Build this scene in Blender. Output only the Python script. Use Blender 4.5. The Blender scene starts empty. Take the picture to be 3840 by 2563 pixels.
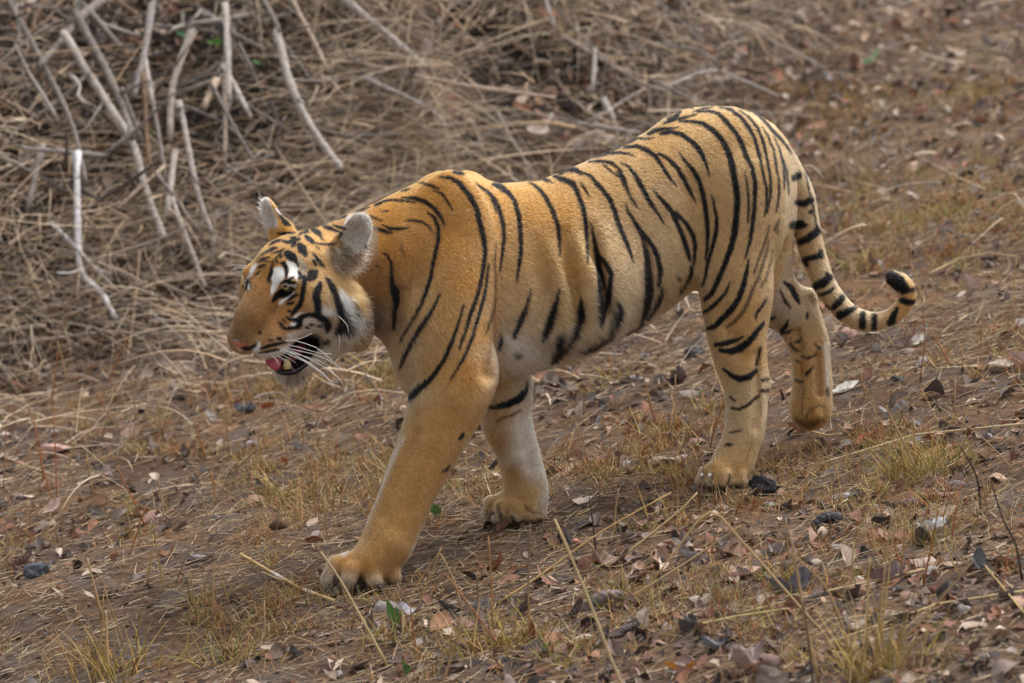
import bpy, bmesh, math, random
import numpy as np
from mathutils import Vector, Matrix

# ------------------------------------------------------------------ camera, sky, sun, exposure
SC = bpy.context.scene
COL = SC.collection
DIST, PPM, PITCH = 14.0, 1450.0, math.radians(13.0)      # metres to the tiger, photo pixels per metre there, downward pitch
FWD = np.array([0.0, math.cos(PITCH), -math.sin(PITCH)])
RGT = np.array([1.0, 0.0, 0.0])
UPV = np.array([0.0, math.sin(PITCH), math.cos(PITCH)])
AIM = np.array([0.0, 0.0, 0.62])
CAM = AIM - FWD * DIST

cam_d = bpy.data.cameras.new('camera')
cam_o = bpy.data.objects.new('camera', cam_d)
COL.objects.link(cam_o)
cam_d.sensor_width = 36.0
cam_d.lens = 36.0 * DIST / (3840 / PPM)
cam_d.clip_start, cam_d.clip_end = 0.1, 1000.0
cam_o.location = CAM
cam_o.rotation_euler = (math.pi / 2 - PITCH, 0, 0)
cam_d.dof.use_dof = True
cam_d.dof.focus_distance = DIST - 0.12
cam_d.dof.aperture_fstop = 3.8
SC.camera = cam_o

SUN_EL, SUN_AZ = math.radians(62), math.radians(48)      # azimuth from +Y (away from the camera) towards +X
world = bpy.data.worlds.new('World'); SC.world = world; world.use_nodes = True
wn = world.node_tree.nodes; wl = world.node_tree.links
bg = wn['Background']
sky = wn.new('ShaderNodeTexSky'); sky.sky_type = 'NISHITA'; sky.sun_disc = False
sky.sun_elevation = SUN_EL; sky.sun_rotation = SUN_AZ
sky.air_density = 1.0; sky.dust_density = 4.0; sky.ozone_density = 0.6
hs = wn.new('ShaderNodeHueSaturation'); hs.inputs['Saturation'].default_value = 0.28   # a white overcast sky
wl.new(sky.outputs[0], hs.inputs['Color']); wl.new(hs.outputs[0], bg.inputs[0])
bg.inputs[1].default_value = 0.15

sun_d = bpy.data.lights.new('sun', 'SUN'); sun_o = bpy.data.objects.new('sun', sun_d); COL.objects.link(sun_o)
sun_d.energy = 1.3; sun_d.angle = math.radians(36); sun_d.color = (1.0, 0.985, 0.965)
sdir = Vector((math.cos(SUN_EL) * math.sin(SUN_AZ), math.cos(SUN_EL) * math.cos(SUN_AZ), math.sin(SUN_EL)))
sun_o.rotation_euler = sdir.to_track_quat('Z', 'Y').to_euler()
sun_o.location = (3, 4, 9)

SC.view_settings.view_transform = 'Standard'
SC.view_settings.look = 'None'
SC.view_settings.exposure = 0.66
SC.view_settings.gamma = 1.0
SC.view_settings.use_curve_mapping = False
try:
    SC.cycles_curves.shape = 'RIBBONS'
    SC.cycles_curves.subdivisions = 2
except Exception:
    pass

# ------------------------------------------------------------------ helpers
rng = np.random.default_rng(7)
random.seed(7)

def lin(r, g, b):
    """sRGB 0-255 -> linear"""
    c = np.array([r, g, b], float) / 255.0
    return np.where(c <= 0.04045, c / 12.92, ((c + 0.055) / 1.055) ** 2.4)

def unproj(p):
    """photo pixel (x, y) and depth offset in pixels -> world points"""
    p = np.asarray(p, float).reshape(-1, 3)
    d = p[:, 2] / PPM
    k = (DIST + d) / DIST
    u = (p[:, 0] - 1920) / PPM * k
    v = (1281.5 - p[:, 1]) / PPM * k
    return CAM + np.outer(DIST + d, FWD) + np.outer(u, RGT) + np.outer(v, UPV)

def tag(o, label=None, cat=None, group=None, kind=None):
    if label: o['label'] = label
    if cat: o['category'] = cat
    if group: o['group'] = group
    if kind: o['kind'] = kind
    return o

def mesh_from(name, verts, faces, mat=None, smooth=True, cols=None, uvs=None):
    """verts Nx3, faces list or Mx4 / Mx3 int array; optional per-vertex colour"""
    me = bpy.data.meshes.new(name)
    verts = np.asarray(verts, np.float32)
    if isinstance(faces, np.ndarray):
        k = faces.shape[1]
        me.vertices.add(len(verts)); me.vertices.foreach_set('co', verts.ravel())
        me.loops.add(faces.size); me.loops.foreach_set('vertex_index', faces.astype(np.int32).ravel())
        me.polygons.add(len(faces))
        me.polygons.foreach_set('loop_start', np.arange(0, faces.size, k, dtype=np.int32))
        me.polygons.foreach_set('loop_total', np.full(len(faces), k, np.int32))
        me.update(calc_edges=True)
    else:
        me.from_pydata([tuple(v) for v in verts], [], faces)
        me.update()
    me.validate()
    if smooth:
        me.polygons.foreach_set('use_smooth', np.ones(len(me.polygons), bool))
    if cols is not None:
        a = me.color_attributes.new('Col', 'FLOAT_COLOR', 'POINT')
        c = np.ones((len(verts), 4), np.float32); c[:, :3] = cols
        a.data.foreach_set('color', c.ravel())
    if mat: me.materials.append(mat)
    return me

def link(name, me, parent=None, loc=None):
    o = bpy.data.objects.new(name, me); COL.objects.link(o)
    if loc is not None: o.location = loc
    if parent: o.parent = parent
    return o

def hash2(ix, iy, s):
    n = (ix.astype(np.int64) * 374761393 + iy.astype(np.int64) * 668265263 + s * 974634777) & 0x7fffffff
    n = ((n ^ (n >> 13)) * 1274126177) & 0x7fffffff
    return ((n ^ (n >> 16)) & 0xffff) / 65535.0

def vnoise(x, y, s=0):
    x = np.asarray(x, float); y = np.asarray(y, float)
    ix, iy = np.floor(x), np.floor(y); fx, fy = x - ix, y - iy
    fx = fx * fx * (3 - 2 * fx); fy = fy * fy * (3 - 2 * fy)
    a = hash2(ix, iy, s); b = hash2(ix + 1, iy, s); c = hash2(ix, iy + 1, s); d = hash2(ix + 1, iy + 1, s)
    return (a * (1 - fx) + b * fx) * (1 - fy) + (c * (1 - fx) + d * fx) * fy - 0.5

def fbm(x, y, s=0, octv=4):
    r = 0; a = 1.0
    for i in range(octv):
        r = r + a * vnoise(x * 2 ** i, y * 2 ** i, s + i * 17); a *= 0.5
    return r

def smooth01(t):
    t = np.clip(t, 0, 1); return t * t * (3 - 2 * t)

# ------------------------------------------------------------------ the lie of the land
PAWS = {'nf': (1350, 2212, -380), 'ff': (1935, 1966, 200), 'nh': (2710, 1826, 190)}
_pw = np.array([unproj(v)[0] for v in PAWS.values()])
_A = np.c_[_pw[:, 0], np.ones(3)]
GSX, GC = np.linalg.lstsq(_A, _pw[:, 2], rcond=None)[0]

def bank(x, y):
    """the brushy bank that rises behind and to the left of the tiger's head"""
    yf = 2.55 + 0.55 * (x + 1.4) + 0.35 * vnoise(x * 1.3, y * 0.7, 5)
    t = smooth01((y - yf) / 1.7)
    side = smooth01((1.15 - x) / 1.5)
    low = 0.30 * smooth01((y - 4.0) / 2.5) * smooth01((1.9 - x) / 1.2)
    return 0.95 * t * side + low * (1 - side)

def ground_z(x, y):
    x = np.asarray(x, float); y = np.asarray(y, float)
    far = smooth01((np.hypot(x, y) - 9) / 20)
    z = GC + GSX * np.clip(x, -6, 8)
    z = z + bank(x, y) * (1 - far)
    n = 0.045 * fbm(x * 1.1, y * 1.1, 3, 3) + 0.022 * fbm(x * 5, y * 5, 11, 3)
    flat = np.zeros_like(z)
    for p in _pw:
        flat = np.maximum(flat, np.exp(-((x - p[0]) ** 2 + (y - p[1]) ** 2) / 0.16 ** 2))
    return z + n * (1 - flat)

def px_to_ground(px, py):
    """where the line of sight through a photo pixel meets the ground"""
    px = np.atleast_1d(np.asarray(px, float)); py = np.atleast_1d(np.asarray(py, float))
    u = (px - 1920) / PPM / DIST; v = (1281.5 - py) / PPM / DIST
    dr = FWD[None] + u[:, None] * RGT + v[:, None] * UPV
    t = np.full(len(px), 10.0); done = np.zeros(len(px), bool); hit = np.full(len(px), 40.0)
    while t.max() < 40:
        p = CAM + dr * t[:, None]
        h = p[:, 2] - ground_z(p[:, 0], p[:, 1])
        new = (h <= 0) & ~done
        hit[new] = t[new]; done |= new
        t = t + 0.04
        if done.all(): break
    lo, hi = hit - 0.04, hit.copy()
    for _ in range(8):
        m = (lo + hi) / 2; p = CAM + dr * m[:, None]
        b = p[:, 2] > ground_z(p[:, 0], p[:, 1])
        lo = np.where(b, m, lo); hi = np.where(b, hi, m)
    return CAM + dr * ((lo + hi) / 2)[:, None]

# ------------------------------------------------------------------ materials
def new_mat(name):
    m = bpy.data.materials.new(name); m.use_nodes = True
    return m, m.node_tree.nodes, m.node_tree.links, m.node_tree.nodes['Principled BSDF']

def mat_plain(name, rgb, rough=0.7, spec=0.3, **kw):
    m, n, l, b = new_mat(name)
    b.inputs['Base Color'].default_value = (*rgb, 1); b.inputs['Roughness'].default_value = rough
    b.inputs['Specular IOR Level'].default_value = spec
    for k, v in kw.items(): b.inputs[k].default_value = v
    return m

def mat_attr(name, attr='Col', rough=0.85, spec=0.15, noise=None, mottled=0.0, bump=0.0, objcol=False, transl=0.0):
    """colour from a per-vertex attribute or the object's colour, broken up by noise in object space"""
    m, n, l, b = new_mat(name)
    if objcol:
        src = n.new('ShaderNodeObjectInfo').outputs['Color']
    else:
        a = n.new('ShaderNodeAttribute'); a.attribute_name = attr; src = a.outputs['Color']
    if noise:
        tc = n.new('ShaderNodeTexCoord'); nz = n.new('ShaderNodeTexNoise')
        nz.inputs['Scale'].default_value = noise; nz.inputs['Detail'].default_value = 5; nz.inputs['Roughness'].default_value = 0.65
        l.new(tc.outputs['Object'], nz.inputs['Vector'])
        mr = n.new('ShaderNodeMapRange'); mr.inputs[1].default_value = 0.25; mr.inputs[2].default_value = 0.75
        mr.inputs[3].default_value = 1 - mottled; mr.inputs[4].default_value = 1 + mottled
        l.new(nz.outputs[0], mr.inputs[0])
        mx = n.new('ShaderNodeMix'); mx.data_type = 'RGBA'; mx.blend_type = 'MULTIPLY'; mx.inputs[0].default_value = 1
        l.new(src, mx.inputs[6]); l.new(mr.outputs[0], mx.inputs[7]); src = mx.outputs[2]
        if bump:
            bp = n.new('ShaderNodeBump'); bp.inputs['Strength'].default_value = bump; bp.inputs['Distance'].default_value = 0.004
            l.new(nz.outputs[0], bp.inputs['Height']); l.new(bp.outputs[0], b.inputs['Normal'])
    l.new(src, b.inputs['Base Color'])
    b.inputs['Roughness'].default_value = rough; b.inputs['Specular IOR Level'].default_value = spec
    if transl:
        tr = n.new('ShaderNodeBsdfTranslucent'); l.new(src, tr.inputs[0])
        ms = n.new('ShaderNodeMixShader'); ms.inputs[0].default_value = transl
        out = [x for x in n if x.type == 'OUTPUT_MATERIAL'][0]
        l.new(b.outputs[0], ms.inputs[1]); l.new(tr.outputs[0], ms.inputs[2]); l.new(ms.outputs[0], out.inputs[0])
    return m
# ------------------------------------------------------------------ the tiger's body: one implicit surface, meshed
# worked out in photo pixels (x right, y down, z away from the camera), 1450 of them to the metre
TAN = math.tan(math.radians(22))
def zs(x):
    """depth of the tiger's mid-plane: it walks 22 degrees towards the camera"""
    return (x - 1920) * TAN

# head: local metres (X to its left, Y forward, Z up) -> pixels
HM = np.array([[1255.6, -1177.4, -312.7], [246.9, 685.7, -1590.4], [-1192.9, -1097.3, -658.3]])
HO = np.array([1144.7, 1094.2, -300.0])
HS = 1749.0
def H(X, Y, Z): return HO + HM @ np.array([X, Y, Z], float)

class Field:
    def __init__(s, lo, hi, h):
        s.lo = np.array(lo, float); s.h = h
        s.n = np.ceil((np.array(hi) - s.lo) / h).astype(int) + 1
        s.f = np.full(s.n, 40.0, np.float32)
    def window(s, lo, hi):
        a = np.clip(np.floor((np.array(lo) - s.lo) / s.h).astype(int), 0, s.n - 1)
        b = np.clip(np.ceil((np.array(hi) - s.lo) / s.h).astype(int) + 1, 1, s.n)
        sl = tuple(slice(i, j) for i, j in zip(a, b))
        ax = [(s.lo[k] + s.h * np.arange(a[k], b[k])).astype(np.float32) for k in range(3)]
        return sl, ax[0][:, None, None], ax[1][None, :, None], ax[2][None, None, :]
    def put(s, sl, d, k, sub=False):
        f = s.f[sl]
        if sub:
            d = -d; h = np.maximum(k - np.abs(f - d), 0) / k
            s.f[sl] = np.maximum(f, d) + h * h * k * 0.25
        else:
            h = np.maximum(k - np.abs(f - d), 0) / k
            s.f[sl] = np.minimum(f, d) - h * h * k * 0.25
    def cone(s, a, b, ra, rb, fz=1.0, k=25, sub=False):
        a = np.array(a, float); b = np.array(b, float); R = max(ra, rb) * max(1, fz) + 45 + k
        sl, X, Y, Z = s.window(np.minimum(a, b) - R, np.maximum(a, b) + R)
        ba = b - a; L = ba @ ba
        px, py, pz = X - a[0], Y - a[1], Z - a[2]
        h = np.clip((px * ba[0] + py * ba[1] + pz * ba[2]) / L, 0, 1)
        d = np.sqrt((px - h * ba[0]) ** 2 + (py - h * ba[1]) ** 2 + ((pz - h * ba[2]) / fz) ** 2) - (ra + (rb - ra) * h)
        s.put(sl, d, k, sub)
    def chain(s, pts, k=25, fz=1.0):
        P = np.array(pts, float); n = len(P); E = np.vstack([2 * P[0] - P[1], P, 2 * P[-1] - P[-2]]); out = []
        for i in range(n - 1):                          # a smooth curve through the joints
            a, b, c, d = E[i:i + 4]
            for t in (0, .25, .5, .75):
                out.append(0.5 * (2 * b + (c - a) * t + (2 * a - 5 * b + 4 * c - d) * t * t + (3 * b - a - 3 * c + d) * t ** 3))
        pts = out + [P[-1]]
        for p, q in zip(pts[:-1], pts[1:]): s.cone(p[:3], q[:3], p[3], q[3], fz, k)
    def ell(s, c, r, axes=None, k=25, sub=False):
        c = np.array(c, float); r = np.array(r, float); R = r.max() + 45 + k
        sl, X, Y, Z = s.window(c - R, c + R)
        p = (X - c[0], Y - c[1], Z - c[2])
        A = np.eye(3) if axes is None else np.array(axes, float)
        q = [A[i, 0] * p[0] + A[i, 1] * p[1] + A[i, 2] * p[2] for i in range(3)]
        k0 = np.sqrt(sum((q[i] / r[i]) ** 2 for i in range(3))); k1 = np.sqrt(sum((q[i] / r[i] ** 2) ** 2 for i in range(3))) + 1e-9
        s.put(sl, np.where(k0 < 1e-3, -r.min(), k0 * (k0 - 1) / k1), k, sub)
    def hell(s, X, Y, Z, r, rot=None, k=12, sub=False):
        """ellipsoid in the head's own axes (metres)"""
        Q = (HM / HS).T                                   # rows: head axes in pixel space
        if rot is not None: Q = np.array(rot, float) @ Q
        s.ell(H(X, Y, Z), np.array(r) * HS, Q, k, sub)
    def hcone(s, a, b, ra, rb, k=12, sub=False): s.cone(H(*a), H(*b), ra * HS, rb * HS, 1.0, k, sub)

F = Field((840, 360, -620), (3460, 2280, 720), 6.0)

# trunk, cut across every so often: x, back line, belly line, half width
TR = np.array([
 (1200, 880, 1090, 80), (1290, 815, 1165, 95), (1400, 768, 1238, 108), (1500, 716, 1340, 168), (1600, 672, 1420, 200),
 (1690, 650, 1465, 205), (1780, 663, 1462, 210), (1870, 690, 1432, 218), (1950, 687, 1408, 225), (2060, 666, 1372, 232),
 (2200, 608, 1312, 238), (2320, 552, 1262, 235), (2420, 500, 1210, 226), (2500, 440, 1155, 212), (2580, 408, 1095, 200),
 (2660, 400, 1060, 202), (2750, 403, 1020, 205), (2830, 424, 985, 200), (2900, 468, 950, 180), (2955, 530, 920, 140), (2978, 590, 870, 90), (2988, 650, 800, 50)], float)
def trunk(F):
    sl, X, Y, Z = F.window((1195, 340, -560), (2990, 1520, 760))
    x = X[:, 0, 0]
    t, b, w = (np.interp(x, TR[:, 0], TR[:, i])[:, None, None] for i in (1, 2, 3))
    for _ in range(3):   # soften the corners of the section lines
        t[1:-1] = (t[:-2] + 2 * t[1:-1] + t[2:]) / 4; b[1:-1] = (b[:-2] + 2 * b[1:-1] + b[2:]) / 4; w[1:-1] = (w[:-2] + 2 * w[1:-1] + w[2:]) / 4
    hh = (b - t) / 2; yc = (b + t) / 2; zc = zs(x)[:, None, None]
    q = (np.abs((Y - yc) / hh) ** 2.25 + np.abs((Z - zc) / w) ** 2.25) ** (1 / 2.25)
    d = ((q - 1) * np.sqrt(hh * w)).astype(np.float32)
    d = np.maximum(d, np.maximum(1200 - X, X - 2986))
    F.put(sl, d, 20)
trunk(F)
# neck into the skull
F.cone((1560, 960, zs(1560)), (1310, 985, -225), 205, 152, 0.78, 50)
F.cone((1480, 1130, zs(1480)), (1290, 1050, -225), 120, 100, 0.8, 40)
# shoulder blades, withers
F.ell((1690, 930, zs(1690) - 150), (165, 290, 75), k=45)
F.ell((1690, 930, zs(1690) + 150), (165, 290, 75), k=45)
F.ell((1660, 720, zs(1660) - 60), (80, 70, 60), k=40)
F.ell((1745, 700, zs(1745) + 75), (70, 56, 45), k=30)
# point of the shoulder and chest
F.ell((1580, 1300, zs(1580) - 95), (110, 190, 95), k=50)
# ribcage and flank swell on both sides
F.ell((2080, 1040, zs(2080) - 40), (330, 300, 215), k=60)
# near foreleg
F.chain([(1690, 1000, -215, 165), (1665, 1260, -255, 165), (1700, 1420, -275, 142), (1655, 1570, -300, 120), (1570, 1755, -335, 99), (1487, 1950, -362, 86), (1450, 2045, -372, 84)], 30, 0.75)
F.ell((1790, 1400, -250), (62, 105, 75), k=45)           # elbow
for a, b in (((1838, 880, -345), (1858, 1040, -345)), ((1858, 1040, -345), (1858, 1240, -345)), ((1858, 1240, -345), (1832, 1400, -335))):
    F.cone(a, b, 26, 26, 1.0, 46, sub=True)              # the fold of skin behind the upper arm
F.cone((1500, 1090, -330), (1476, 1240, -300), 16, 16, 1.0, 40, sub=True)
F.cone((1450, 2045, -372), (1395, 2110, -385), 88, 84, 1.0, 25)
for (kx, ky, kz), (tx, ty, tz) in (((1262, 2124, -395), (1234, 2176, -405)), ((1322, 2140, -430), (1308, 2176, -446)), ((1398, 2142, -430), (1404, 2176, -446)), ((1462, 2118, -380), (1474, 2166, -386))):
    F.cone((1420, 2095, -385), (kx, ky, kz), 58, 40, 1.0, 10)
    F.cone((kx, ky, kz), (tx, ty, tz), 39, 32, 1.0, 2)
F.ell((1370, 2184, -355), (105, 28, 62), k=10)          # sole
# far foreleg
F.chain([(1800, 1240, 110, 140), (1885, 1430, 120, 96), (1893, 1560, 135, 87), (1940, 1690, 155, 70), (1968, 1800, 185, 69), (1978, 1868, 195, 70)], 25, 0.85)
F.cone((1978, 1868, 195), (1900, 1900, 190), 68, 58, 1.0, 20)
for (kx, ky, kz), (tx, ty, tz) in (((1845, 1890, 165), (1832, 1925, 160)), ((1880, 1905, 130), (1868, 1938, 120)), ((1935, 1912, 125), (1928, 1938, 115)), ((1990, 1905, 150), (1985, 1932, 145))):
    F.cone((1935, 1890, 180), (kx, ky, kz), 46, 31, 1.0, 10); F.cone((kx, ky, kz), (tx, ty, tz), 31, 26, 1.0, 3)
F.ell((1945, 1936, 190), (100, 28, 75), k=18)
F.ell((2012, 1915, 205), (36, 44, 48), k=20)
# near hind leg
F.ell((2762, 760, zs(2750) - 95), (192, 330, 130), k=60)
F.ell((2735, 1000, 225), (120, 165, 105), k=50)
F.chain([(2760, 700, 225, 165), (2748, 940, 215, 140), (2765, 1090, 200, 122), (2762, 1210, 195, 104), (2772, 1340, 195, 82), (2795, 1450, 200, 67), (2795, 1590, 195, 62), (2764, 1700, 190, 60), (2742, 1745, 190, 64)], 30, 0.85)
F.cone((2850, 1300, 205), (2862, 1440, 225), 14, 22, 1.0, 26)  # the tendon down to the heel
F.cone((2862, 1440, 225), (2838, 1640, 215), 22, 20, 1.0, 22)
F.cone((2742, 1745, 185), (2700, 1772, 160), 62, 54, 1.0, 18)
for (kx, ky, kz), (tx, ty, tz) in (((2648, 1772, 160), (2630, 1800, 155)), ((2680, 1780, 130), (2668, 1806, 122)), ((2722, 1782, 125), (2716, 1808, 116)), ((2775, 1775, 150), (2776, 1800, 142))):
    F.cone((2735, 1755, 175), (kx, ky, kz), 42, 26, 1.0, 9); F.cone((kx, ky, kz), (tx, ty, tz), 26, 22, 1.0, 3)
F.ell((2712, 1806, 180), (95, 24, 62), k=14)
# far hind leg, lifted
F.chain([(2800, 850, 440, 170), (2830, 1050, 490, 130), (2915, 1130, 520, 88), (2985, 1195, 545, 68), (3030, 1290, 560, 63), (3046, 1420, 570, 59), (3042, 1510, 575, 64), (3040, 1545, 575, 62)], 28, 0.85)
F.cone((2930, 1085, 530), (3030, 1110, 560), 34, 24, 1.0, 24)
F.cone((3034, 1112, 562), (3086, 1290, 575), 24, 18, 1.0, 24)
F.cone((3080, 1290, 575), (3095, 1450, 585), 20, 22, 1.0, 18)
for dx, dy, dz in ((-44, 0, 0), (-16, 12, -36), (20, 14, -38), (46, -4, 2)):
    F.cone((3040 + dx * .7, 1500, 572 + dz * .8), (3040 + dx * .9, 1540 + dy, 566 + dz), 36, 29, 1.0, 8)
    F.cone((3040 + dx * .9, 1540 + dy, 566 + dz), (3046 + dx * .7, 1572 + dy, 585 + dz * .5), 28, 20, 1.0, 4)
for a, b in (((2990, 1240, 500), (3010, 1420, 515)), ((3062, 1330, 520), (3072, 1480, 530))):
    F.cone(a, b, 12, 10, 1.0, 22, sub=True)
# hollows that show tendon and muscle
F.cone((2846, 1330, 140), (2836, 1600, 140), 14, 12, 1.0, 24, sub=True)
F.cone((2700, 1180, 90), (2780, 1330, 110), 16, 10, 1.0, 50, sub=True)
F.cone((1690, 1560, -425), (1545, 1900, -455), 20, 14, 1.0, 46, sub=True)
F.cone((1560, 1620, -395), (1440, 1930, -430), 12, 10, 1.0, 36, sub=True)
F.cone((1960, 1560, 60), (1990, 1760, 110), 12, 10, 1.0, 30, sub=True)
F.cone((2610, 700, 40), (2600, 1010, 80), 30, 26, 1.0, 70, sub=True)       # front of the thigh
F.cone((2880, 760, 250), (2850, 1080, 200), 20, 16, 1.0, 46, sub=True)
for x0, y0, x1, y1 in ((2010, 900, 2070, 1220), (2110, 880, 2180, 1210), (2210, 860, 2280, 1180)):   # ribs
    F.cone((x0, y0, zs(x0) - 262), (x1, y1, zs(x1) - 238), 14, 12, 1.0, 60, sub=True)
# tail
TAIL = [(2885, 560, 400, 46), (2935, 600, 430, 40), (2972, 655, 450, 36), (2996, 705, 460, 36), (3010, 755, 470, 38), (3021, 832, 480, 40), (3036, 908, 490, 39), (3058, 985, 498, 37), (3088, 1061, 505, 34),
        (3128, 1122, 512, 32), (3178, 1175, 518, 30), (3234, 1203, 522, 29), (3290, 1206, 526, 25), (3346, 1187, 530, 23), (3386, 1150, 532, 23), (3402, 1107, 534, 23), (3384, 1068, 534, 24), (3347, 1042, 532, 18)]
F.chain([(a, b, c, r * 1.1) for a, b, c, r in TAIL], 14)

# head
F.hell(0, -.02, .045, (.098, .115, .078), k=40)
F.hell(0, .02, .085, (.074, .085, .047), k=20)
F.hcone((0, .060, .055), (0, .165, .006), .060, .040, k=30)
F.hcone((0, .160, .004), (0, .194, -.016), .040, .029, k=24)
F.hell(0, .197, -.030, (.034, .022, .022), k=18)
F.hcone((0, .110, .030), (0, .183, -.008), .033, .029, k=24)
for s in (1, -1):
    F.hell(s * .050, .086, .074, (.030, .026, .018), k=30)              # brow
    F.hcone((s * .060, .045, .000), (s * .036, .150, -.030), .054, .037, k=30)   # cheek into muzzle
    F.hell(s * .036, .154, -.044, (.040, .050, .036), k=30)            # whisker pad
    F.hell(s * .076, .040, .010, (.050, .066, .062), k=36)             # cheek bone
    F.hell(s * .086, -.004, -.034, (.050, .064, .072), k=36)           # jowl
    F.hell(s * .094, -.030, -.056, (.042, .044, .078), k=22)           # ruff
    F.hcone((s * .012, .092, -.142), (s * .050, .035, -.120), .026, .026, k=16)   # lower jaw
    F.hcone((s * .050, .035, -.120), (s * .075, -.035, -.085), .026, .042, k=24)
F.hell(0, .092, -.146, (.030, .026, .026), k=12)
F.hcone((0, .06, -.135), (0, -.06, -.10), .035, .06, k=24)              # under the jaw
F.hell(0, .085, -.098, (.040, .078, .017), k=8, sub=True)               # the open mouth
for s in (1, -1):
    F.hell(s * .052, .040, -.094, (.022, .034, .014), k=8, sub=True)
    F.hell(s * .064, .116, .052, (.019, .015, .013), k=8, sub=True)     # eye sockets
    F.hell(s * .020, .217, -.036, (.009, .008, .006), k=6, sub=True)    # nostrils
    tip = np.array([s * .150, -.074, .172]); base = np.array([s * .100, -.054, .092])
    tip = tip + np.array([0, 0, -.006 if s > 0 else -.014]); e1 = tip - base; ln = np.linalg.norm(e1); e1 /= ln
    n = np.array([s * .30, .93, .10]); n -= e1 * (n @ e1); n /= np.linalg.norm(n); e2 = np.cross(n, e1)
    rot = np.array([e1, e2, n]); c = base + e1 * ln * .52
    F.hell(*c, (ln * .58, .031, .012), rot, k=8)
    F.hell(*(base - n * .004), (.040, .040, .028), rot, k=26)
    c2 = c + n * .015 + e1 * -.004
    F.hell(*c2, (ln * .56, .025, .020), rot, k=5, sub=True)

def surface_net(F):
    f = F.f; n = F.n
    ins = f < 0
    c = np.zeros(n - 1, np.uint8)
    for i in (0, 1):
        for j in (0, 1):
            for k in (0, 1):
                c += ins[i:n[0] - 1 + i, j:n[1] - 1 + j, k:n[2] - 1 + k]
    act = (c > 0) & (c < 8)
    ids = np.argwhere(act)
    idx = np.full(n - 1, -1, np.int32); idx[act] = np.arange(len(ids))
    acc = np.zeros((len(ids), 3)); cnt = np.zeros(len(ids))
    cr = [np.array(q) for q in np.ndindex(2, 2, 2)]
    for p in cr:
        for ax in range(3):
            if p[ax]: continue
            q = p.copy(); q[ax] = 1
            a = f[tuple((ids + p).T)]; b = f[tuple((ids + q).T)]
            m = (a < 0) != (b < 0)
            t = np.where(m, a / np.where(m, a - b, 1), 0)
            pt = np.repeat(p[None].astype(float), len(ids), 0); pt[:, ax] += t
            acc[m] += pt[m]; cnt[m] += 1
    v = (ids + acc / cnt[:, None]) * F.h + F.lo
    quads = []
    for ax in range(3):
        o1, o2 = [a for a in range(3) if a != ax]
        sl_a = [slice(1, -1)] * 3; sl_b = [slice(1, -1)] * 3
        sl_a[ax] = slice(0, -1); sl_b[ax] = slice(1, None)
        A, B = ins[tuple(sl_a)], ins[tuple(sl_b)]
        for flip in (False, True):
            e = np.argwhere((A & ~B) if not flip else (~A & B))
            e = e + np.array([0 if a == ax else 1 for a in range(3)])
            cells = []
            for d1, d2 in ((-1, -1), (0, -1), (0, 0), (-1, 0)):
                g = e.copy(); g[:, o1] += d1; g[:, o2] += d2
                cells.append(idx[tuple(g.T)])
            qd = np.stack(cells, 1)
            if flip != (ax == 1): qd = qd[:, ::-1]
            quads.append(qd)
    qd = np.concatenate(quads)
    return v, qd[(qd >= 0).all(1)]

TV, TQ = surface_net(F)
del F

def lap_smooth(v, q, it, lam=0.5):
    e = np.concatenate([q[:, [0, 1]], q[:, [1, 2]], q[:, [2, 3]], q[:, [3, 0]]])
    e = np.concatenate([e, e[:, ::-1]])
    deg = np.bincount(e[:, 0], minlength=len(v))[:, None]
    for _ in range(it):
        s = np.stack([np.bincount(e[:, 0], v[e[:, 1], k], len(v)) for k in range(3)], 1) / deg
        v = v + lam * (s - v)
    return v
TV = lap_smooth(TV, TQ, 3)
# keep only the big connected piece
def main_piece(v, q):
    lab = np.arange(len(v))
    while True:
        m = lab[q].min(1); new = lab.copy()
        for k in range(4): np.minimum.at(new, q[:, k], m)
        new = new[new]
        if (new == lab).all(): break
        lab = new
    u, c = np.unique(lab, return_counts=True); keep = lab == u[c.argmax()]
    mp = np.cumsum(keep) - 1
    return v[keep], mp[q[keep[q].all(1)]]
TV, TQ = main_piece(TV, TQ)
TW = unproj(TV)                                   # world positions

def vnormals(v, q):
    fn = np.cross(v[q[:, 2]] - v[q[:, 0]], v[q[:, 3]] - v[q[:, 1]])
    vn = np.stack([sum(np.bincount(q[:, k], fn[:, a], len(v)) for k in range(4)) for a in range(3)], 1)
    return vn / (np.linalg.norm(vn, axis=1, keepdims=True) + 1e-12)
TN = vnormals(TV, TQ)
# ------------------------------------------------------------------ the coat: where each hair gets its colour
# zones: pixel origin and scale in which the markings below were measured
ZONES = {'A': (780, 680, 1.9125), 'B': (1300, 550, 1.568), 'C': (2100, 350, 1.568), 'D': (2400, 950, 1.651),
         'E': (1100, 1350, 1.651), 'F': (2800, 500, 1.96), 'G': (840, 700, 3.485), 'H': (840, 1000, 3.267), 'P': (1150, 1900, 4.126), 'O': (0, 0, 1.0)}
CX0, CY0, CST = 820, 350, 2.0
CW, CHH = 1340, 970

def parse(z, txt):
    ox, oy, s = ZONES[z]
    a = np.array([[float(v) for v in t.split(',')] for t in txt.split()])
    a[:, 0] = ox + a[:, 0] / s; a[:, 1] = oy + a[:, 1] / s
    if a.shape[1] > 2: a[:, 2] /= s
    return a

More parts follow.
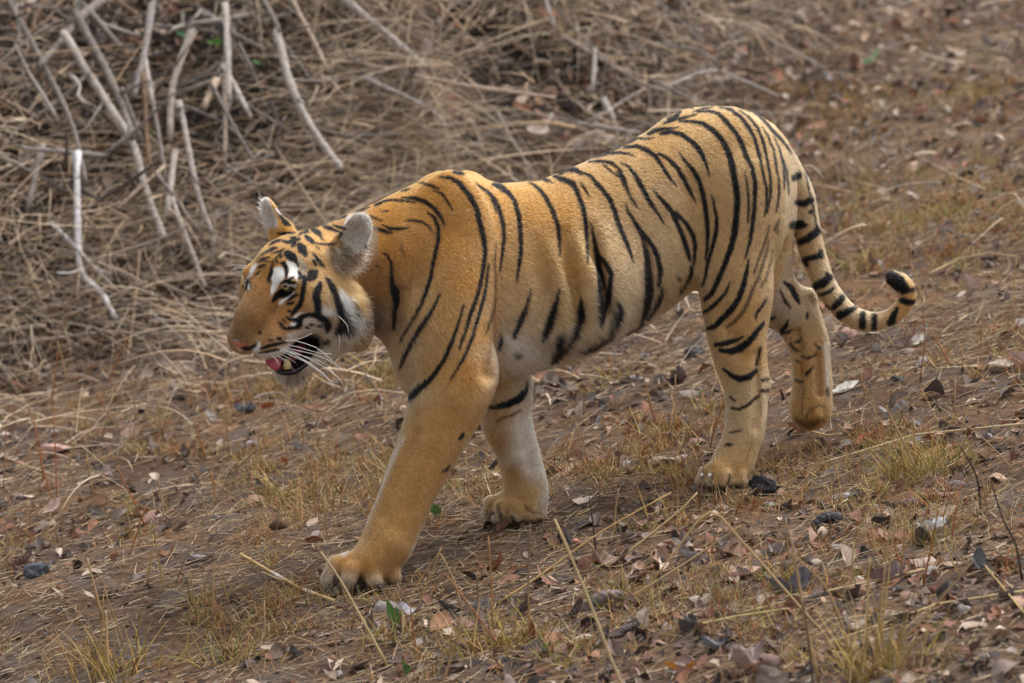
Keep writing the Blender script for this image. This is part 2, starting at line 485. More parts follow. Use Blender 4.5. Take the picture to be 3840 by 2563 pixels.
class Coat:
    def __init__(s, pts):
        gx = CX0 + CST * np.arange(CW); gy = CY0 + CST * np.arange(CHH)
        s.X, s.Y = np.meshgrid(gx, gy)
        P = np.array([p[:2] for p in pts], float); C = np.array([lin(*p[2]) for p in pts])
        w = 1.0 / ((s.X[::4, ::4, None] - P[:, 0]) ** 2 + (s.Y[::4, ::4, None] - P[:, 1]) ** 2 + 900) ** 1.4
        c = (w @ C) / w.sum(2, keepdims=True)
        s.rgb = np.repeat(np.repeat(c, 4, 0), 4, 1)[:CHH, :CW].astype(np.float32)
        for _ in range(3):
            s.rgb[1:-1] = (s.rgb[:-2] + 2 * s.rgb[1:-1] + s.rgb[2:]) / 4
            s.rgb[:, 1:-1] = (s.rgb[:, :-2] + 2 * s.rgb[:, 1:-1] + s.rgb[:, 2:]) / 4
        s.bare = np.zeros((CHH, CW), np.float32)
        m = fbm(s.X / 26, s.Y / 34, 2, 3)[..., None]                   # faint mottling, ticked hairs
        s.rgb *= 1 + 0.18 * m + .16 * fbm(s.X / 7, s.Y / 9, 12, 2)[..., None]
    def win(s, lo, hi):
        a = np.clip(((np.array(lo) - (CX0, CY0)) / CST).astype(int), 0, (CW - 1, CHH - 1))
        b = np.clip(((np.array(hi) - (CX0, CY0)) / CST).astype(int) + 2, 1, (CW, CHH))
        return slice(a[1], b[1]), slice(a[0], b[0])
    def lay(s, sl, al, col, bare=None):
        s.rgb[sl] = s.rgb[sl] * (1 - al[..., None]) + np.asarray(col, np.float32) * al[..., None]
        if bare is not None: s.bare[sl] = np.maximum(s.bare[sl], al * bare)
    def stripe(s, z, txt, col, soft=3.0, op=1.0, bare=None, wob=0.45, grow_=1.6):
        a = parse(z, txt)
        R = a[:, 2].max() + 8
        sl = s.win(a[:, :2].min(0) - R, a[:, :2].max(0) + R)
        X = s.X[sl]; Y = s.Y[sl]
        if X.size == 0: return
        X = X + wob * 5 * vnoise(X / 14, Y / 14, 3); Y = Y + wob * 5 * vnoise(X / 14, Y / 14, 9)
        d = np.full(X.shape, 1e3); wd = np.zeros(X.shape)
        for p, q in zip(a[:-1], a[1:]):
            bx, by = q[0] - p[0], q[1] - p[1]; L = bx * bx + by * by + 1e-9
            h = np.clip(((X - p[0]) * bx + (Y - p[1]) * by) / L, 0, 1)
            w_ = p[2] + (q[2] - p[2]) * h
            e = np.hypot(X - p[0] - h * bx, Y - p[1] - h * by) - w_ / 2 - grow_
            wd = np.where(e < d, w_, wd); d = np.minimum(d, e)
        s.lay(sl, op * smooth01(0.5 - d / (2 * soft)) * np.clip(.5 + wd / 8, 0, 1), col, bare)
    def poly(s, z, txt, col, soft=6.0, op=1.0, bare=None):
        a = parse(z, txt)[:, :2]
        sl = s.win(a.min(0) - soft * 2, a.max(0) + soft * 2)
        X = s.X[sl] + 5 * vnoise(s.X[sl] / 9, s.Y[sl] / 9, 31); Y = s.Y[sl] + 5 * vnoise(s.X[sl] / 9, s.Y[sl] / 9, 47)
        d = np.full(X.shape, 1e3); ins = np.zeros(X.shape, bool)
        for p, q in zip(a, np.roll(a, -1, 0)):
            bx, by = q - p; L = bx * bx + by * by + 1e-9
            h = np.clip(((X - p[0]) * bx + (Y - p[1]) * by) / L, 0, 1)
            d = np.minimum(d, np.hypot(X - p[0] - h * bx, Y - p[1] - h * by))
            cr = (p[1] > Y) != (q[1] > Y)
            with np.errstate(divide='ignore', invalid='ignore'):
                ins ^= cr & (X < (q[0] - p[0]) * (Y - p[1]) / (q[1] - p[1]) + p[0])
        d = np.where(ins, -d, d)
        s.lay(sl, op * smooth01(0.5 - d / (2 * soft)), col, bare)
    def at(s, x, y, what='rgb'):
        arr = s.rgb if what == 'rgb' else s.bare
        fx = np.clip((x - CX0) / CST, 0, CW - 1.01); fy = np.clip((y - CY0) / CST, 0, CHH - 1.01)
        ix, iy = fx.astype(int), fy.astype(int); tx, ty = fx - ix, fy - iy
        if what == 'rgb': tx, ty = tx[:, None], ty[:, None]
        return (arr[iy, ix] * (1 - tx) + arr[iy, ix + 1] * tx) * (1 - ty) + (arr[iy + 1, ix] * (1 - tx) + arr[iy + 1, ix + 1] * tx) * ty

OR = (186, 130, 60); ORD = (174, 120, 56); OC = (172, 128, 72); TO = (186, 142, 84); TN_ = (186, 150, 102); TW_ = (188, 160, 120); NK = (118, 90, 62); NK2 = (112, 94, 78); NKT = (146, 102, 56)  # neck tones are darkened: shade behind the ruff painted into the coat
WH = (214, 204, 188); GY = (170, 154, 132); BR = (150, 96, 44); MZ = (124, 90, 56)
BLK = lin(12, 10, 12); WHT = lin(236, 230, 220); GRY = lin(186, 174, 160); DKB = lin(64, 44, 30); BRN = lin(118, 78, 42); LPK = lin(196, 120, 104)
ORL = lin(*OR)

body = Coat([(1450, 780, OR), (1600, 700, OR), (1750, 700, OR), (1500, 950, ORD), (1700, 900, OR), (1750, 1050, OR), (1700, 1200, OC), (1560, 1130, TN_), (1500, 1330, TW_), (1540, 1440, TW_),
    (1640, 1400, TO), (1760, 1400, OR), (1810, 1250, OR), (1400, 900, OR), (1380, 1050, NKT), (1420, 1080, NKT), (1440, 1040, NKT), (1400, 1140, NK), (1420, 1200, NK2), (1330, 1160, NK2),
    (1900, 760, OR), (2000, 780, OR), (2000, 950, TO), (1960, 1100, TN_), (2100, 800, OR), (2150, 1000, TO), (2150, 1150, TN_), (2300, 700, TO), (2300, 900, TN_), (2350, 1080, TW_),
    (2480, 560, TO), (2600, 480, TO), (2520, 760, TN_), (2480, 950, TW_), (2560, 1000, TW_), (2750, 480, TO), (2850, 520, TO), (2900, 650, TO), (2750, 700, TN_), (2680, 900, TN_), (2760, 900, TN_), (2850, 800, TN_), (2860, 950, TN_),
    (1880, 1280, GY), (1950, 1330, WH), (2050, 1300, GY), (2150, 1320, GY), (2300, 1260, GY), (2420, 1190, GY), (2250, 1220, TW_), (2050, 1200, TW_),
    (2700, 1120, TN_), (2780, 1180, TO), (2720, 1330, TN_), (2800, 1330, TO), (2760, 1480, TW_), (2850, 1500, TW_), (2760, 1600, TW_), (2760, 1700, TN_), (2660, 1760, OC), (2760, 1760, TO), (2640, 1810, GY), (2750, 1810, TW_),
    (1640, 1600, OC), (1720, 1560, OC), (1560, 1750, OC), (1620, 1760, OC), (1480, 1950, OC), (1440, 2060, OC), (1520, 1950, OC), (1300, 2110, OR), (1380, 2115, OR), (1440, 2130, OC), (1240, 2190, GY), (1310, 2190, GY), (1410, 2190, GY),
    (3000, 640, TW_), (3010, 800, TW_), (3090, 1060, TW_), (3230, 1205, TW_), (3390, 1110, TO), (3000, 900, TN_)])
S = body.stripe
# white inside of the near foreleg seen along both edges
S('O', '1512,1640,14 1450,1770,16 1400,1890,12 1372,1960,8', lin(*WH), 9, .5)
S('O', '1770,1650,16 1690,1800,20 1640,1890,22 1585,2010,28 1555,2070,20 1510,2140,14', lin(*WH), 10, .6)
S('O', '1330,2010,30 1290,2075,20', lin(*WH), 8, .7)
S('O', '1910,1275,30 1970,1335,50 2050,1360,40', lin(*WH), 18, .8)
MARKS_B = '''545,178,6 610,185,16 660,215,28 720,285,30 765,370,30 785,460,28 805,540,28 815,620,22 805,700,22 790,790,20 770,870,20 745,940,20 720,1010,20 700,1080,16 675,1150,12 660,1200,5
690,930,6 670,990,10 650,1060,14 625,1130,18 600,1190,22 570,1260,22 530,1320,24 480,1380,28 420,1425,34 385,1460,40 375,1480,20
835,690,8 825,780,12 810,870,14 790,950,16 765,1030,16 740,1120,16 700,1220,14 650,1310,12 610,1370,6
880,560,4 870,700,6 878,800,5 872,930,6 850,1010,8 830,1070,6 815,1110,3
765,220,8 820,260,18 870,310,22 900,380,24 920,460,22 925,540,18 915,620,14 905,700,8 895,750,3
835,270,6 860,330,10 880,390,5
870,220,14 900,240,32 950,270,26 985,320,24 1010,400,24 1020,500,24 1025,600,22 1015,690,18 1005,750,10 998,800,4
860,222,20 900,232,34 930,245,14
1075,212,8 1125,245,20 1170,300,22 1210,380,24 1240,460,22 1250,540,18 1252,610,10 1253,650,3
1060,200,8 1110,190,22 1150,185,28 1190,205,14 1205,215,4
1215,175,14 1270,195,30 1330,215,26 1355,270,26 1385,350,24 1405,440,22 1410,530,18 1415,600,14 1418,690,4
1275,190,8 1310,220,14 1340,250,10
1375,220,6 1400,255,8 1425,300,4
1250,160,20 1300,135,24 1340,140,22 1375,165,10
1435,450,4 1450,520,14 1465,600,26 1480,690,30 1495,780,36 1497,850,36 1497,920,36 1497,1000,26 1490,1065,6
1480,640,20 1530,700,26 1555,750,26 1547,830,28 1535,900,30 1515,970,26 1495,1040,14
1085,840,4 1070,900,10 1050,960,20 1025,1020,24 1000,1080,22 980,1130,8
1250,840,5 1235,900,16 1215,970,34 1195,1040,40 1170,1100,30 1155,1150,8
1378,880,5 1382,950,26 1380,1010,36 1360,1060,32 1335,1120,22 1300,1175,18 1260,1220,20 1215,1260,26 1195,1275,16
1275,1095,5 1260,1130,24 1245,1170,36 1245,1210,36 1225,1250,30
210,625,4 240,640,10 262,690,12 262,740,14 262,800,24 280,850,50 290,900,40 280,970,28 275,1030,20 275,1080,10
475,390,8 515,420,16 540,480,20 535,560,20 520,630,18 505,700,18 490,780,18 465,860,18 435,930,16 400,1000,14 360,1060,12 330,1110,8 305,1160,4
550,860,5 525,920,14 490,980,18 450,1040,20 410,1100,20 370,1170,20 335,1240,18 310,1300,14
325,300,6 400,305,20 460,325,24 510,360,22 550,410,18 570,450,10 578,475,4
170,345,14 220,322,12 260,315,10 320,318,12 400,328,8
420,212,5 480,225,14 540,248,10
510,258,6 560,280,12 590,320,12 610,355,8 622,380,3
340,440,4 390,435,10 440,442,10 480,470,8 510,515,3
160,480,16 200,490,22 240,505,16 270,510,4
210,460,6 260,485,18 320,485,14 365,478,4
140,410,6 170,425,10 205,440,4
115,665,10 150,680,14 175,700,8 185,715,3
205,380,4 240,380,8
630,150,16 665,155,24 690,165,10
320,262,6 350,255,12 370,250,6
905,1110,5 910,1150,16 895,1195,10
1020,1220,12 1000,1240,14 990,1250,6
110,960,8 115,1020,18 125,1065,10
40,385,8 90,372,12 130,358,8'''
MARKS_C = '''120,460,10 180,490,18 240,560,24 290,620,26 320,690,26 340,760,26 370,830,24 395,890,20 415,940,14 432,995,4
120,520,4 150,565,8 175,610,3
170,405,8 240,400,16 300,410,18 345,450,26 370,500,28 390,560,18 415,610,14 440,655,10 458,680,4
250,420,6 300,460,10 345,490,10
355,410,5 400,430,14 440,480,22 480,550,26 515,620,24 555,680,18 590,730,14 615,775,4
385,650,4 400,700,12 440,760,22 485,830,30 500,900,26 515,980,34 520,1060,40 525,1130,44 520,1200,44 510,1260,36 490,1320,22 465,1360,10
495,835,26 545,900,26 575,970,26 590,1040,26 585,1100,22 575,1135,10
605,1145,8 595,1190,18 575,1240,20 545,1285,16 510,1330,10
545,560,4 580,610,14 630,660,24 665,710,28 690,760,26 715,820,28 735,880,28 750,930,24 765,980,14
685,705,22 745,770,22 780,830,22 795,890,20 792,960,14 785,1010,10 770,1060,8 745,1110,6
770,1020,10 775,1060,12 740,1130,14 700,1180,6
380,320,14 450,312,22 510,335,26 560,370,26 600,430,18 640,490,16 670,530,8 690,550,3
580,355,14 640,390,20 690,440,22 730,510,24 765,580,18 790,630,8 800,650,3
695,345,4 730,390,14 780,450,22 815,510,24 840,590,26 855,670,26 865,760,24 868,840,20 865,910,16 855,980,6
590,240,12 650,228,26 710,240,26 760,275,26 800,310,30 835,360,26 860,420,16 878,490,4
890,600,4 905,650,12 920,730,16 920,800,20 905,870,20 885,940,18 865,1010,16 855,1080,14 840,1120,12 820,1130,5
700,165,8 770,165,18 840,180,26 900,220,28 955,280,32 990,350,34 1010,420,34 1025,500,34 1040,580,34 1040,660,34 1035,740,34 1025,830,34 1005,910,32 975,990,28 950,1050,28 920,1120,26 890,1180,26 850,1210,20
810,110,8 870,105,14 930,120,20 980,170,26 1030,230,26 1065,290,26 1090,360,26 1130,440,24 1148,520,24 1145,620,22 1140,700,22 1130,790,20 1115,880,14 1090,970,8
1085,455,4 1095,510,8 1105,580,10 1110,680,10 1105,760,6
930,80,6 1000,95,14 1060,140,20 1110,200,22 1145,270,20 1165,340,18 1185,420,16 1200,500,12 1215,560,14 1215,640,12 1205,720,6
1050,100,6 1110,140,12 1160,200,16 1190,270,16 1210,350,14 1225,430,14 1240,520,14 1235,610,12 1220,700,8
1060,90,6 1130,105,12 1190,150,16 1240,210,18 1290,260,18 1330,310,14 1360,350,6
1140,95,5 1220,130,10 1290,190,14 1340,245,14 1365,290,8
1190,200,6 1225,260,10 1255,330,10 1270,420,12 1285,500,10 1290,580,10 1280,660,8 1270,700,4
1255,250,5 1290,330,10 1310,410,12 1320,500,12 1318,560,6
1300,360,5 1330,450,10 1340,520,10 1345,590,8
1110,980,8 1095,1060,22 1075,1140,28 1050,1210,30 1010,1270,32 960,1320,30 910,1370,28 865,1385,18
1000,1110,4 975,1170,14 940,1210,18 900,1250,22 850,1285,20
1080,1430,6 1040,1450,18 980,1470,28 915,1480,22
1195,1350,16 1160,1400,26 1110,1460,36 1060,1500,42 1000,1520,34 940,1510,16
1215,1210,8 1180,1260,14 1155,1300,10 1150,1330,4
120,1215,5 120,1280,24 120,1340,32 95,1410,28 65,1460,14
345,1230,10 350,1270,36 340,1330,36 315,1380,28 290,1440,24 200,1500,24 120,1525,10
0,450,14 50,440,16 100,450,14 130,480,6
200,380,8 280,355,16 350,350,16 400,355,10 435,370,4
270,350,10 340,320,14 400,290,14 450,265,14 500,270,10 555,265,3
520,240,16 560,220,26 620,210,16 700,200,4
510,210,14 545,190,12
610,180,8 640,165,20 680,135,24 705,110,16
630,150,10 660,120,6
650,165,8 720,145,14 800,125,8
720,85,10 760,82,14 780,90,6
780,110,6 840,90,10 900,80,6
380,1420,10 430,1400,14 480,1360,10
690,1080,6 705,1090,12 700,1100,6'''
MARKS_C_BROWN = '''1230,780,6 1215,850,12 1190,920,14 1160,1000,14 1140,1060,10
1230,870,6 1210,950,14 1185,1030,16 1160,1100,16 1130,1160,16 1105,1230,18 1075,1290,20 1030,1340,18 980,1375,14
1250,920,6 1240,990,10 1215,1080,12 1180,1140,8
1285,750,12 1270,800,24 1280,820,16'''
MARKS_D = '''515,715,12 560,755,26 620,780,36 680,765,34 720,725,22
555,890,8 590,915,10
570,960,14 610,968,14 660,945,14 700,910,14 740,880,12
555,1110,6 600,1105,8 635,1095,4
525,1190,6 545,1185,18 575,1185,6
760,785,18 795,780,14
745,855,16 790,850,18
750,580,10 735,640,10 720,690,14'''
MARKS_F = '''350,325,44 385,308,46
370,510,40 420,520,44 475,490,40
480,570,20 460,585,14
345,675,60 400,670,60 430,680,30
390,800,44 450,775,50 520,720,60 515,680,20
420,930,40 480,915,36 545,900,44 545,860,20
435,960,30 440,970,30
495,1130,50 560,1100,64 610,1060,50 590,1030,20
540,1190,20 620,1160,20 640,1130,14
635,1285,36 680,1240,50 705,1205,40
585,1270,16 600,1290,12
680,1340,60 740,1310,50 795,1285,30
850,1330,44 848,1420,50
935,1345,40 935,1440,36
1060,1390,60 1080,1340,40 1105,1290,30
1140,1230,40 1190,1245,44 1245,1240,30
1145,1170,30 1240,1150,24
1030,1030,100 1070,1070,124 1110,1105,124 1150,1140,90
345,40,8 390,170,8 430,280,8 455,400,10 480,500,10 500,600,8 520,700,8'''
for t in MARKS_B.split('\n'): S('B', t, BLK)  # stripes, and one thin line painting shade in the arm fold
S('B', '320,570,4 325,610,8 345,650,6 352,670,2', DKB, 3, .8); S('B', '378,700,4 380,780,6 370,850,3', BRN, 4, .6)
for t in MARKS_C.split('\n'): S('C', t, BLK)
for t in MARKS_C_BROWN.split('\n'): S('C', t, DKB, 4, .85)
for t in MARKS_D.split('\n'): S('D', t, BLK, 3.5)
for t in MARKS_F.split('\n'): S('F', t, BLK, 4)
# brown hair inside the looped stripes
S('B', '1505,690,6 1525,740,12 1520,820,14 1512,890,5', BRN, 4, .75); S('C', '495,870,8 530,930,12 545,1010,14 550,1090,6', BRN, 4, .75)
S('C', '705,755,6 735,810,10 750,860,6', lin(*TN_), 4, .9)
S('C', '300,428,3 335,450,4', ORL, 3, .9)
S('E', '1030,490,14 1050,465,22', BLK); S('E', '925,690,10 950,680,16 970,655,8', BLK)
S('B', '660,1290,8 630,1350,7 590,1410,6 560,1460,3', BRN, 5, .6)
S('D', '748,640,8 735,760,10 742,880,10 748,1000,8', BRN, 5, .55); S('D', '700,1020,8 690,1180,8 660,1290,8', BRN, 5, .35)  # groove shade beside the heel tendon, painted brown
S('B', '862,640,10 876,800,16 870,960,16 850,1100,14 836,1280,12', BRN, 7, .55)   # shade painted brown in the fold behind the arm
# toes: shade of the gaps between them painted dark, grey tips
for t in ('470,1010,10 430,1100,40 420,1250,60 400,1310,60', '850,1030,16 820,1110,50 800,1200,60 790,1290,50', '300,1000,6 270,1080,10', '1200,1080,4 1190,1180,10'):
    S('P', t, BLK, 4, .75)
S('D', '395,1350,6 385,1400,10', DKB, 4, .6); S('D', '455,1360,6 440,1420,12', DKB, 4, .7); S('D', '560,1370,14 545,1430,24', BLK, 4, .75)
for k in range(420):     # stray dark specks
    x, y = rng.uniform(1400, 2900), rng.uniform(640, 1250)
    S('O', f'{x},{y},3 {x + rng.uniform(-4, 4)},{y + rng.uniform(3, 9)},2', DKB, 2.5, rng.uniform(.15, .55))

far = Coat([(1890, 1430, TN_), (1960, 1440, GY), (1880, 1560, TN_), (1960, 1600, WH), (1860, 1660, OC), (1950, 1700, WH), (2010, 1750, WH), (1920, 1780, OC), (1990, 1850, TO), (1890, 1870, OC), (1850, 1890, OC), (1960, 1890, OC), (1930, 1915, OC), (1990, 1900, OC), (1840, 1945, GY), (1930, 1955, GY), (2045, 1880, WH),
            (2880, 1050, GY), (2900, 1150, GY), (2990, 1100, TN_), (3000, 1250, TN_), (3050, 1300, TN_), (3000, 1400, TO), (3070, 1450, TN_), (3030, 1500, OC), (3060, 1560, OC), (3090, 1200, TN_), (2960, 1180, GY)])
S = far.stripe
S('E', '1205,295,10 1260,290,26 1330,275,40 1400,240,46 1440,190,26 1450,140,8', BLK, 4)
S('E', '1260,385,8 1290,360,10 1350,345,12 1410,310,8', DKB, 4, .8)
for t in '''895,180,14 940,215,34 965,270,30 985,310,14
790,340,16 800,350,10
785,410,10 810,405,18 835,400,10
880,480,26 905,445,24 915,420,10
870,495,14 910,490,12 945,475,6
1035,370,10 1035,400,14
955,555,6 985,545,10 1000,520,4
970,665,6 1000,680,6
1030,750,16 1050,730,14 1075,695,4
930,560,8 960,600,12 990,610,5
1000,640,5 1040,650,14 1090,630,6
960,780,8 990,800,12 1010,795,4
870,230,8 900,300,16 930,340,8
1080,560,5 1110,590,10 1130,580,4'''.split('\n'): S('D', t, BLK, 4)
S('D', '1000,700,10 1012,860,14 1002,1000,12', DKB, 7, .5); S('D', '1150,560,12 1158,700,14 1164,880,10', lin(*WH), 7, .8); S('D', '1060,950,12 1075,1010,14', BRN, 6, .6)  # groove shade and a white rim light painted along the lifted leg
S('D', '955,1035,26 1040,1070,44 1130,1030,24', DKB, 9, .7); S('D', '1040,960,8 1030,1030,10', DKB, 6, .5); S('D', '1030,1010,8 1060,965,9 1110,942,9 1150,955,7', DKB, 5, .65); S('D', '1160,840,16 1166,880,18', BLK, 4, .9)  # crease shade painted round the toes; brown pad, black claw mark
for t in ('1265,890,6 1270,930,14 1290,990,14', '1200,930,6 1195,960,8', '1430,900,6 1470,940,8 1540,950,8', '1160,990,10 1280,1020,14 1420,1020,8'): S('E', t, BLK, 4, .7)  # far paw: shade painted between the toes, dark tips

LJ = (206, 194, 174)
head = Coat([(960, 1150, MZ), (900, 1240, MZ), (940, 1200, MZ), (990, 1180, (150, 100, 48)), (1000, 1280, (158, 114, 68)), (1060, 1230, (160, 104, 48)), (930, 1020, ORD), (1000, 1020, (150, 100, 46)), (1000, 900, OR), (1080, 840, OR), (1180, 860, OR), (1200, 900, OR), (1240, 960, OR),
    (1130, 1000, TN_), (1150, 1130, TO), (1180, 1050, TO), (1230, 1120, TN_), (1270, 1060, TO), (1310, 1120, OR), (1330, 1200, TO), (1180, 1250, LJ), (1210, 1320, LJ), (1150, 1400, LJ), (1070, 1320, GY), (980, 1310, TN_), (1080, 1420, LJ), (1250, 1280, LJ), (1310, 1270, LJ),
    (1000, 950, OR), (965, 900, TO), (1050, 1120, (158, 104, 50)), (1100, 1180, (166, 112, 54)), (1360, 900, GY), (1390, 1000, NKT), (1400, 1100, NKT), (1420, 1180, NK), (1400, 1230, NK2)])
Pl = head.poly; S = head.stripe
HAR = 'H'
Pl('G', '610,1180 640,1090 700,1050 770,1060 790,1130 780,1200 730,1260 690,1340 640,1400 620,1430 610,1340 630,1270', WHT, 5)
Pl('G', '820,970 880,980 940,1020 980,1080 975,1180 960,1240 900,1180 860,1190 830,1200 830,1100', WHT, 5)
Pl('G', '960,920 1020,960 1080,1040 1090,1130 1040,1190 1010,1130 980,1020', lin(*GY), 6)
Pl('G', '710,1530 730,1490 800,1450 870,1410 910,1370 930,1395 870,1450 800,1500 740,1550', WHT, 4)
Pl('G', '760,1290 830,1275 940,1280 940,1330 880,1330 800,1310 750,1340', lin(214, 210, 208), 4)
Pl('H', '1180,480 1370,520 1390,600 1240,620 1180,570', WHT, 8, .95)
Pl('H', '1400,250 1480,310 1550,400 1600,500 1640,620 1600,740 1500,720 1450,560 1420,400', WHT, 8, .95)
Pl('H', '1600,560 1690,540 1710,620 1670,730 1580,850 1500,880 1440,820 1560,760 1620,680', WHT, 8, .9)
Pl('H', '840,620 930,560 1090,590 940,620 900,650 850,650', WHT, 5, .85)
Pl('H', '820,690 910,680 900,720 850,740 800,720', WHT, 4)
Pl('H', '950,640 1010,620 1120,640 1200,690 1230,720 1100,700 1000,720 950,710', lin(214, 204, 190), 4)
Pl('H', '760,830 900,790 1060,745 1220,740 1290,800 1260,960 1170,1060 1180,900 1090,840 960,850 800,890', lin(204, 192, 174), 9, .9)
Pl('H', '640,1300 800,1325 960,1250 1080,1130 1150,1180 960,1400 760,1450 650,1380', lin(206, 194, 176), 6)
Pl('H', '420,1060 660,1010 790,960 720,1070 520,1140 390,1120', lin(216, 200, 176), 8, .9)
Pl('H', '300,1062 480,1060 660,1025 800,965 760,1060 700,1100 520,1150 380,1125', WHT, 7, .85); Pl('H', '400,915 440,940 455,1010 400,1055 330,1060 350,1020', WHT, 4)
Pl('H', '155,985 230,1025 210,1050 170,1030', WHT, 4); Pl('H', '100,890 160,895 200,925 150,918', lin(206, 204, 206), 3, .8)
Pl('G', '330,1140 350,1060 420,1005 440,1030 400,1090 350,1180', WHT, 5)
Pl('G', '285,1190 330,1140 340,1200 300,1215', lin(208, 208, 212), 4)
S('G', '298,1225,10 330,1240,10 345,1260,14 340,1330,14', BLK, 3); S('G', '310,1260,14 325,1330,16', lin(214, 216, 220), 3); S('G', '290,1290,10 310,1370,14', DKB, 4)
S('G', '415,700,40 400,800,50 410,900,40', lin(206, 176, 126), 12, .8)
S('G', '430,940,8 520,880,16 600,850,8', BLK, 2.5); S('G', '1350,1180,10 1300,1110,10 1240,1040,8', BRN, 4, .5)
# ears
Pl('G', '1545,560 1610,410 1700,335 1810,315 1890,370 1945,470 1955,590 1925,700 1850,860 1720,880 1600,800 1530,700', lin(200, 192, 180), 6)
Pl('G', '1300,850 1450,760 1540,740 1640,830 1740,900 1840,880 1835,940 1720,1110 1560,1180 1440,1130 1350,950', lin(150, 128, 100), 20, .85)
Pl('G', '1520,860 1640,850 1700,950 1650,1050 1560,1020', lin(92, 76, 62), 14, .8)  # shade deep in the lower ear cup, painted dark
S('G', '1480,720,20 1560,560,18 1640,430,14 1730,345,12 1800,318,14 1890,365,12', lin(120, 92, 62), 6, .75); S('G', '1900,390,10 1945,500,12 1940,620,12', lin(110, 104, 98), 5, .6); S('G', '1690,560,10 1780,500,16 1850,480,10', lin(120, 108, 98), 6, .5); S('G', '1640,680,14 1740,640,20 1840,600,10', lin(110, 98, 88), 6, .5)
Pl('G', '445,200 480,110 540,100 600,160 650,290 690,420 700,520 640,570 560,570 490,520 430,420 430,290', lin(204, 196, 184), 5)
S('G', '500,112,14 570,130,16 630,230,20 690,370,22 760,540,24', lin(*OR), 4, .9)
Pl('G', '660,285 700,290 770,380 895,510 790,525 740,440', BLK, 4); S('G', '680,300,12 740,350,14', lin(220, 214, 214), 4, .9)
S('G', '560,560,30 650,540,30 740,570,20', lin(176, 140, 92), 8, .8)
S('G', '1855,780,30 1850,840,36', BLK, 4)
for t in '''690,615,8 760,620,26 840,610,30 920,605,10
590,770,8 650,730,30 720,710,24 760,710,10
930,540,10 1000,540,26 1060,555,40 1080,590,26
770,720,14 850,730,40 920,700,50 980,690,30
870,670,16 930,665,24
890,780,30 920,740,40
980,640,14 1000,610,20 1060,600,18 1120,605,6
1105,525,14 1150,565,40 1200,590,60 1245,620,50 1265,660,20 1280,690,10 1320,710,6
1060,640,20 1100,680,60 1150,720,50 1185,745,14
1200,735,10 1260,750,18 1340,755,20 1410,755,18 1460,740,6
1250,490,14 1310,525,36 1390,550,40 1460,580,24 1530,610,14
1420,500,10 1480,525,24 1560,550,30 1580,555,20
1490,680,8 1520,650,14 1540,620,14
1360,460,8 1420,435,24 1500,415,14 1590,385,20 1600,370,8
1100,490,14 1180,480,20 1250,470,12
970,760,20 990,780,80 1020,820,110 1050,860,80 1065,900,30
790,870,20 830,880,90 880,920,110 920,950,70 945,990,24 970,1040,10
520,880,10 570,850,30 630,820,36 690,800,14
430,990,8 500,950,24 560,935,20 600,925,8
470,980,8 540,975,10 600,985,8
610,880,8 680,860,14 750,840,18 790,810,10
620,980,8 690,920,12 740,880,20 740,920,30 720,930,10
680,950,10 690,980,24 700,1000,10
640,990,8 640,1020,18 620,1030,8
440,1060,10 490,1045,24 540,1035,12
400,1170,6 440,1130,20 470,1110,8
620,1060,20 620,1120,36 600,1170,32 580,1220,24 590,1250,10
740,1000,20 780,1010,50 810,1060,44 820,1110,40 810,1160,24 815,1200,10
740,1270,10 790,1235,24 840,1245,50 890,1260,30 930,1260,14
840,1230,30 870,1205,20 905,1185,10
970,1110,20 990,1140,44 1000,1180,44 975,1200,14
1160,960,16 1185,990,36 1200,1020,16
1150,870,10 1190,900,24 1240,970,36 1290,1030,24 1320,1050,8
1200,780,8 1240,810,14
1110,1210,60 1150,1160,120 1190,1120,70 1130,1110,30
640,1510,24 660,1470,50 700,1420,70 740,1380,60 780,1345,26 830,1320,20 890,1332,18 925,1345,12
700,1450,40 760,1420,30 830,1420,12 880,1390,12 895,1360,10
820,1500,8 870,1460,24 930,1420,30 965,1415,14
830,1540,14 880,1525,26 910,1520,12'''.split('\n'): S('G', t, BLK, 2.5, 1, None, .4, 2.4)
for t in '''980,130,44 985,200,44 970,280,44 960,350,40 950,420,40 920,480,50 870,540,40 830,590,24
1180,190,20 1170,230,50 1140,300,80 1130,370,84 1145,440,80 1150,510,70 1145,570,60 1100,600,50
1250,130,14 1290,180,50 1330,260,60 1360,340,60 1390,420,70 1410,500,80 1430,570,70 1450,640,60 1440,700,60 1420,750,70 1390,800,70 1360,820,20
1450,660,60 1520,720,60 1560,750,30
760,620,10 800,640,24 850,660,26 900,660,40 930,640,60 960,610,44 1040,590,34 1120,600,50 1190,630,70 1250,670,80 1270,720,70 1260,770,50 1240,800,20
930,660,50 930,700,56 910,740,50 860,750,24 800,745,20
670,690,10 700,705,20 720,720,8
690,730,10 730,755,20 780,765,20 850,760,16
710,640,8 740,665,14 760,685,6
1060,710,20 1085,715,10
1020,745,20 1030,750,12
1140,725,10 1180,730,16 1230,735,8
790,545,20 810,550,14
450,1010,12 500,990,18 560,970,24 630,955,24 700,940,20 760,925,12
430,1060,8 500,1050,12 580,1035,14 660,1020,14
560,905,14 580,905,14
665,885,34 685,885,34
430,800,14 445,815,14
1260,900,20 1250,940,30
1560,400,14 1585,460,24 1600,540,16 1610,620,10
1730,600,24 1755,670,44 1765,740,20'''.split('\n'): S('H', t, BLK, 2.5, 1, None, .4, 2.8)
S('H', '560,440,24 530,600,24 450,760,20', BRN, 12, .55); S('H', '640,480,40 600,560,30', DKB, 10, .55); S('H', '300,420,30 240,600,40 170,780,30', lin(132, 104, 72), 16, .5); S('H', '90,840,20 200,890,16 300,930,12', lin(150, 128, 104), 8, .6)  # dark lines from eye to nose paint the shading of the bridge
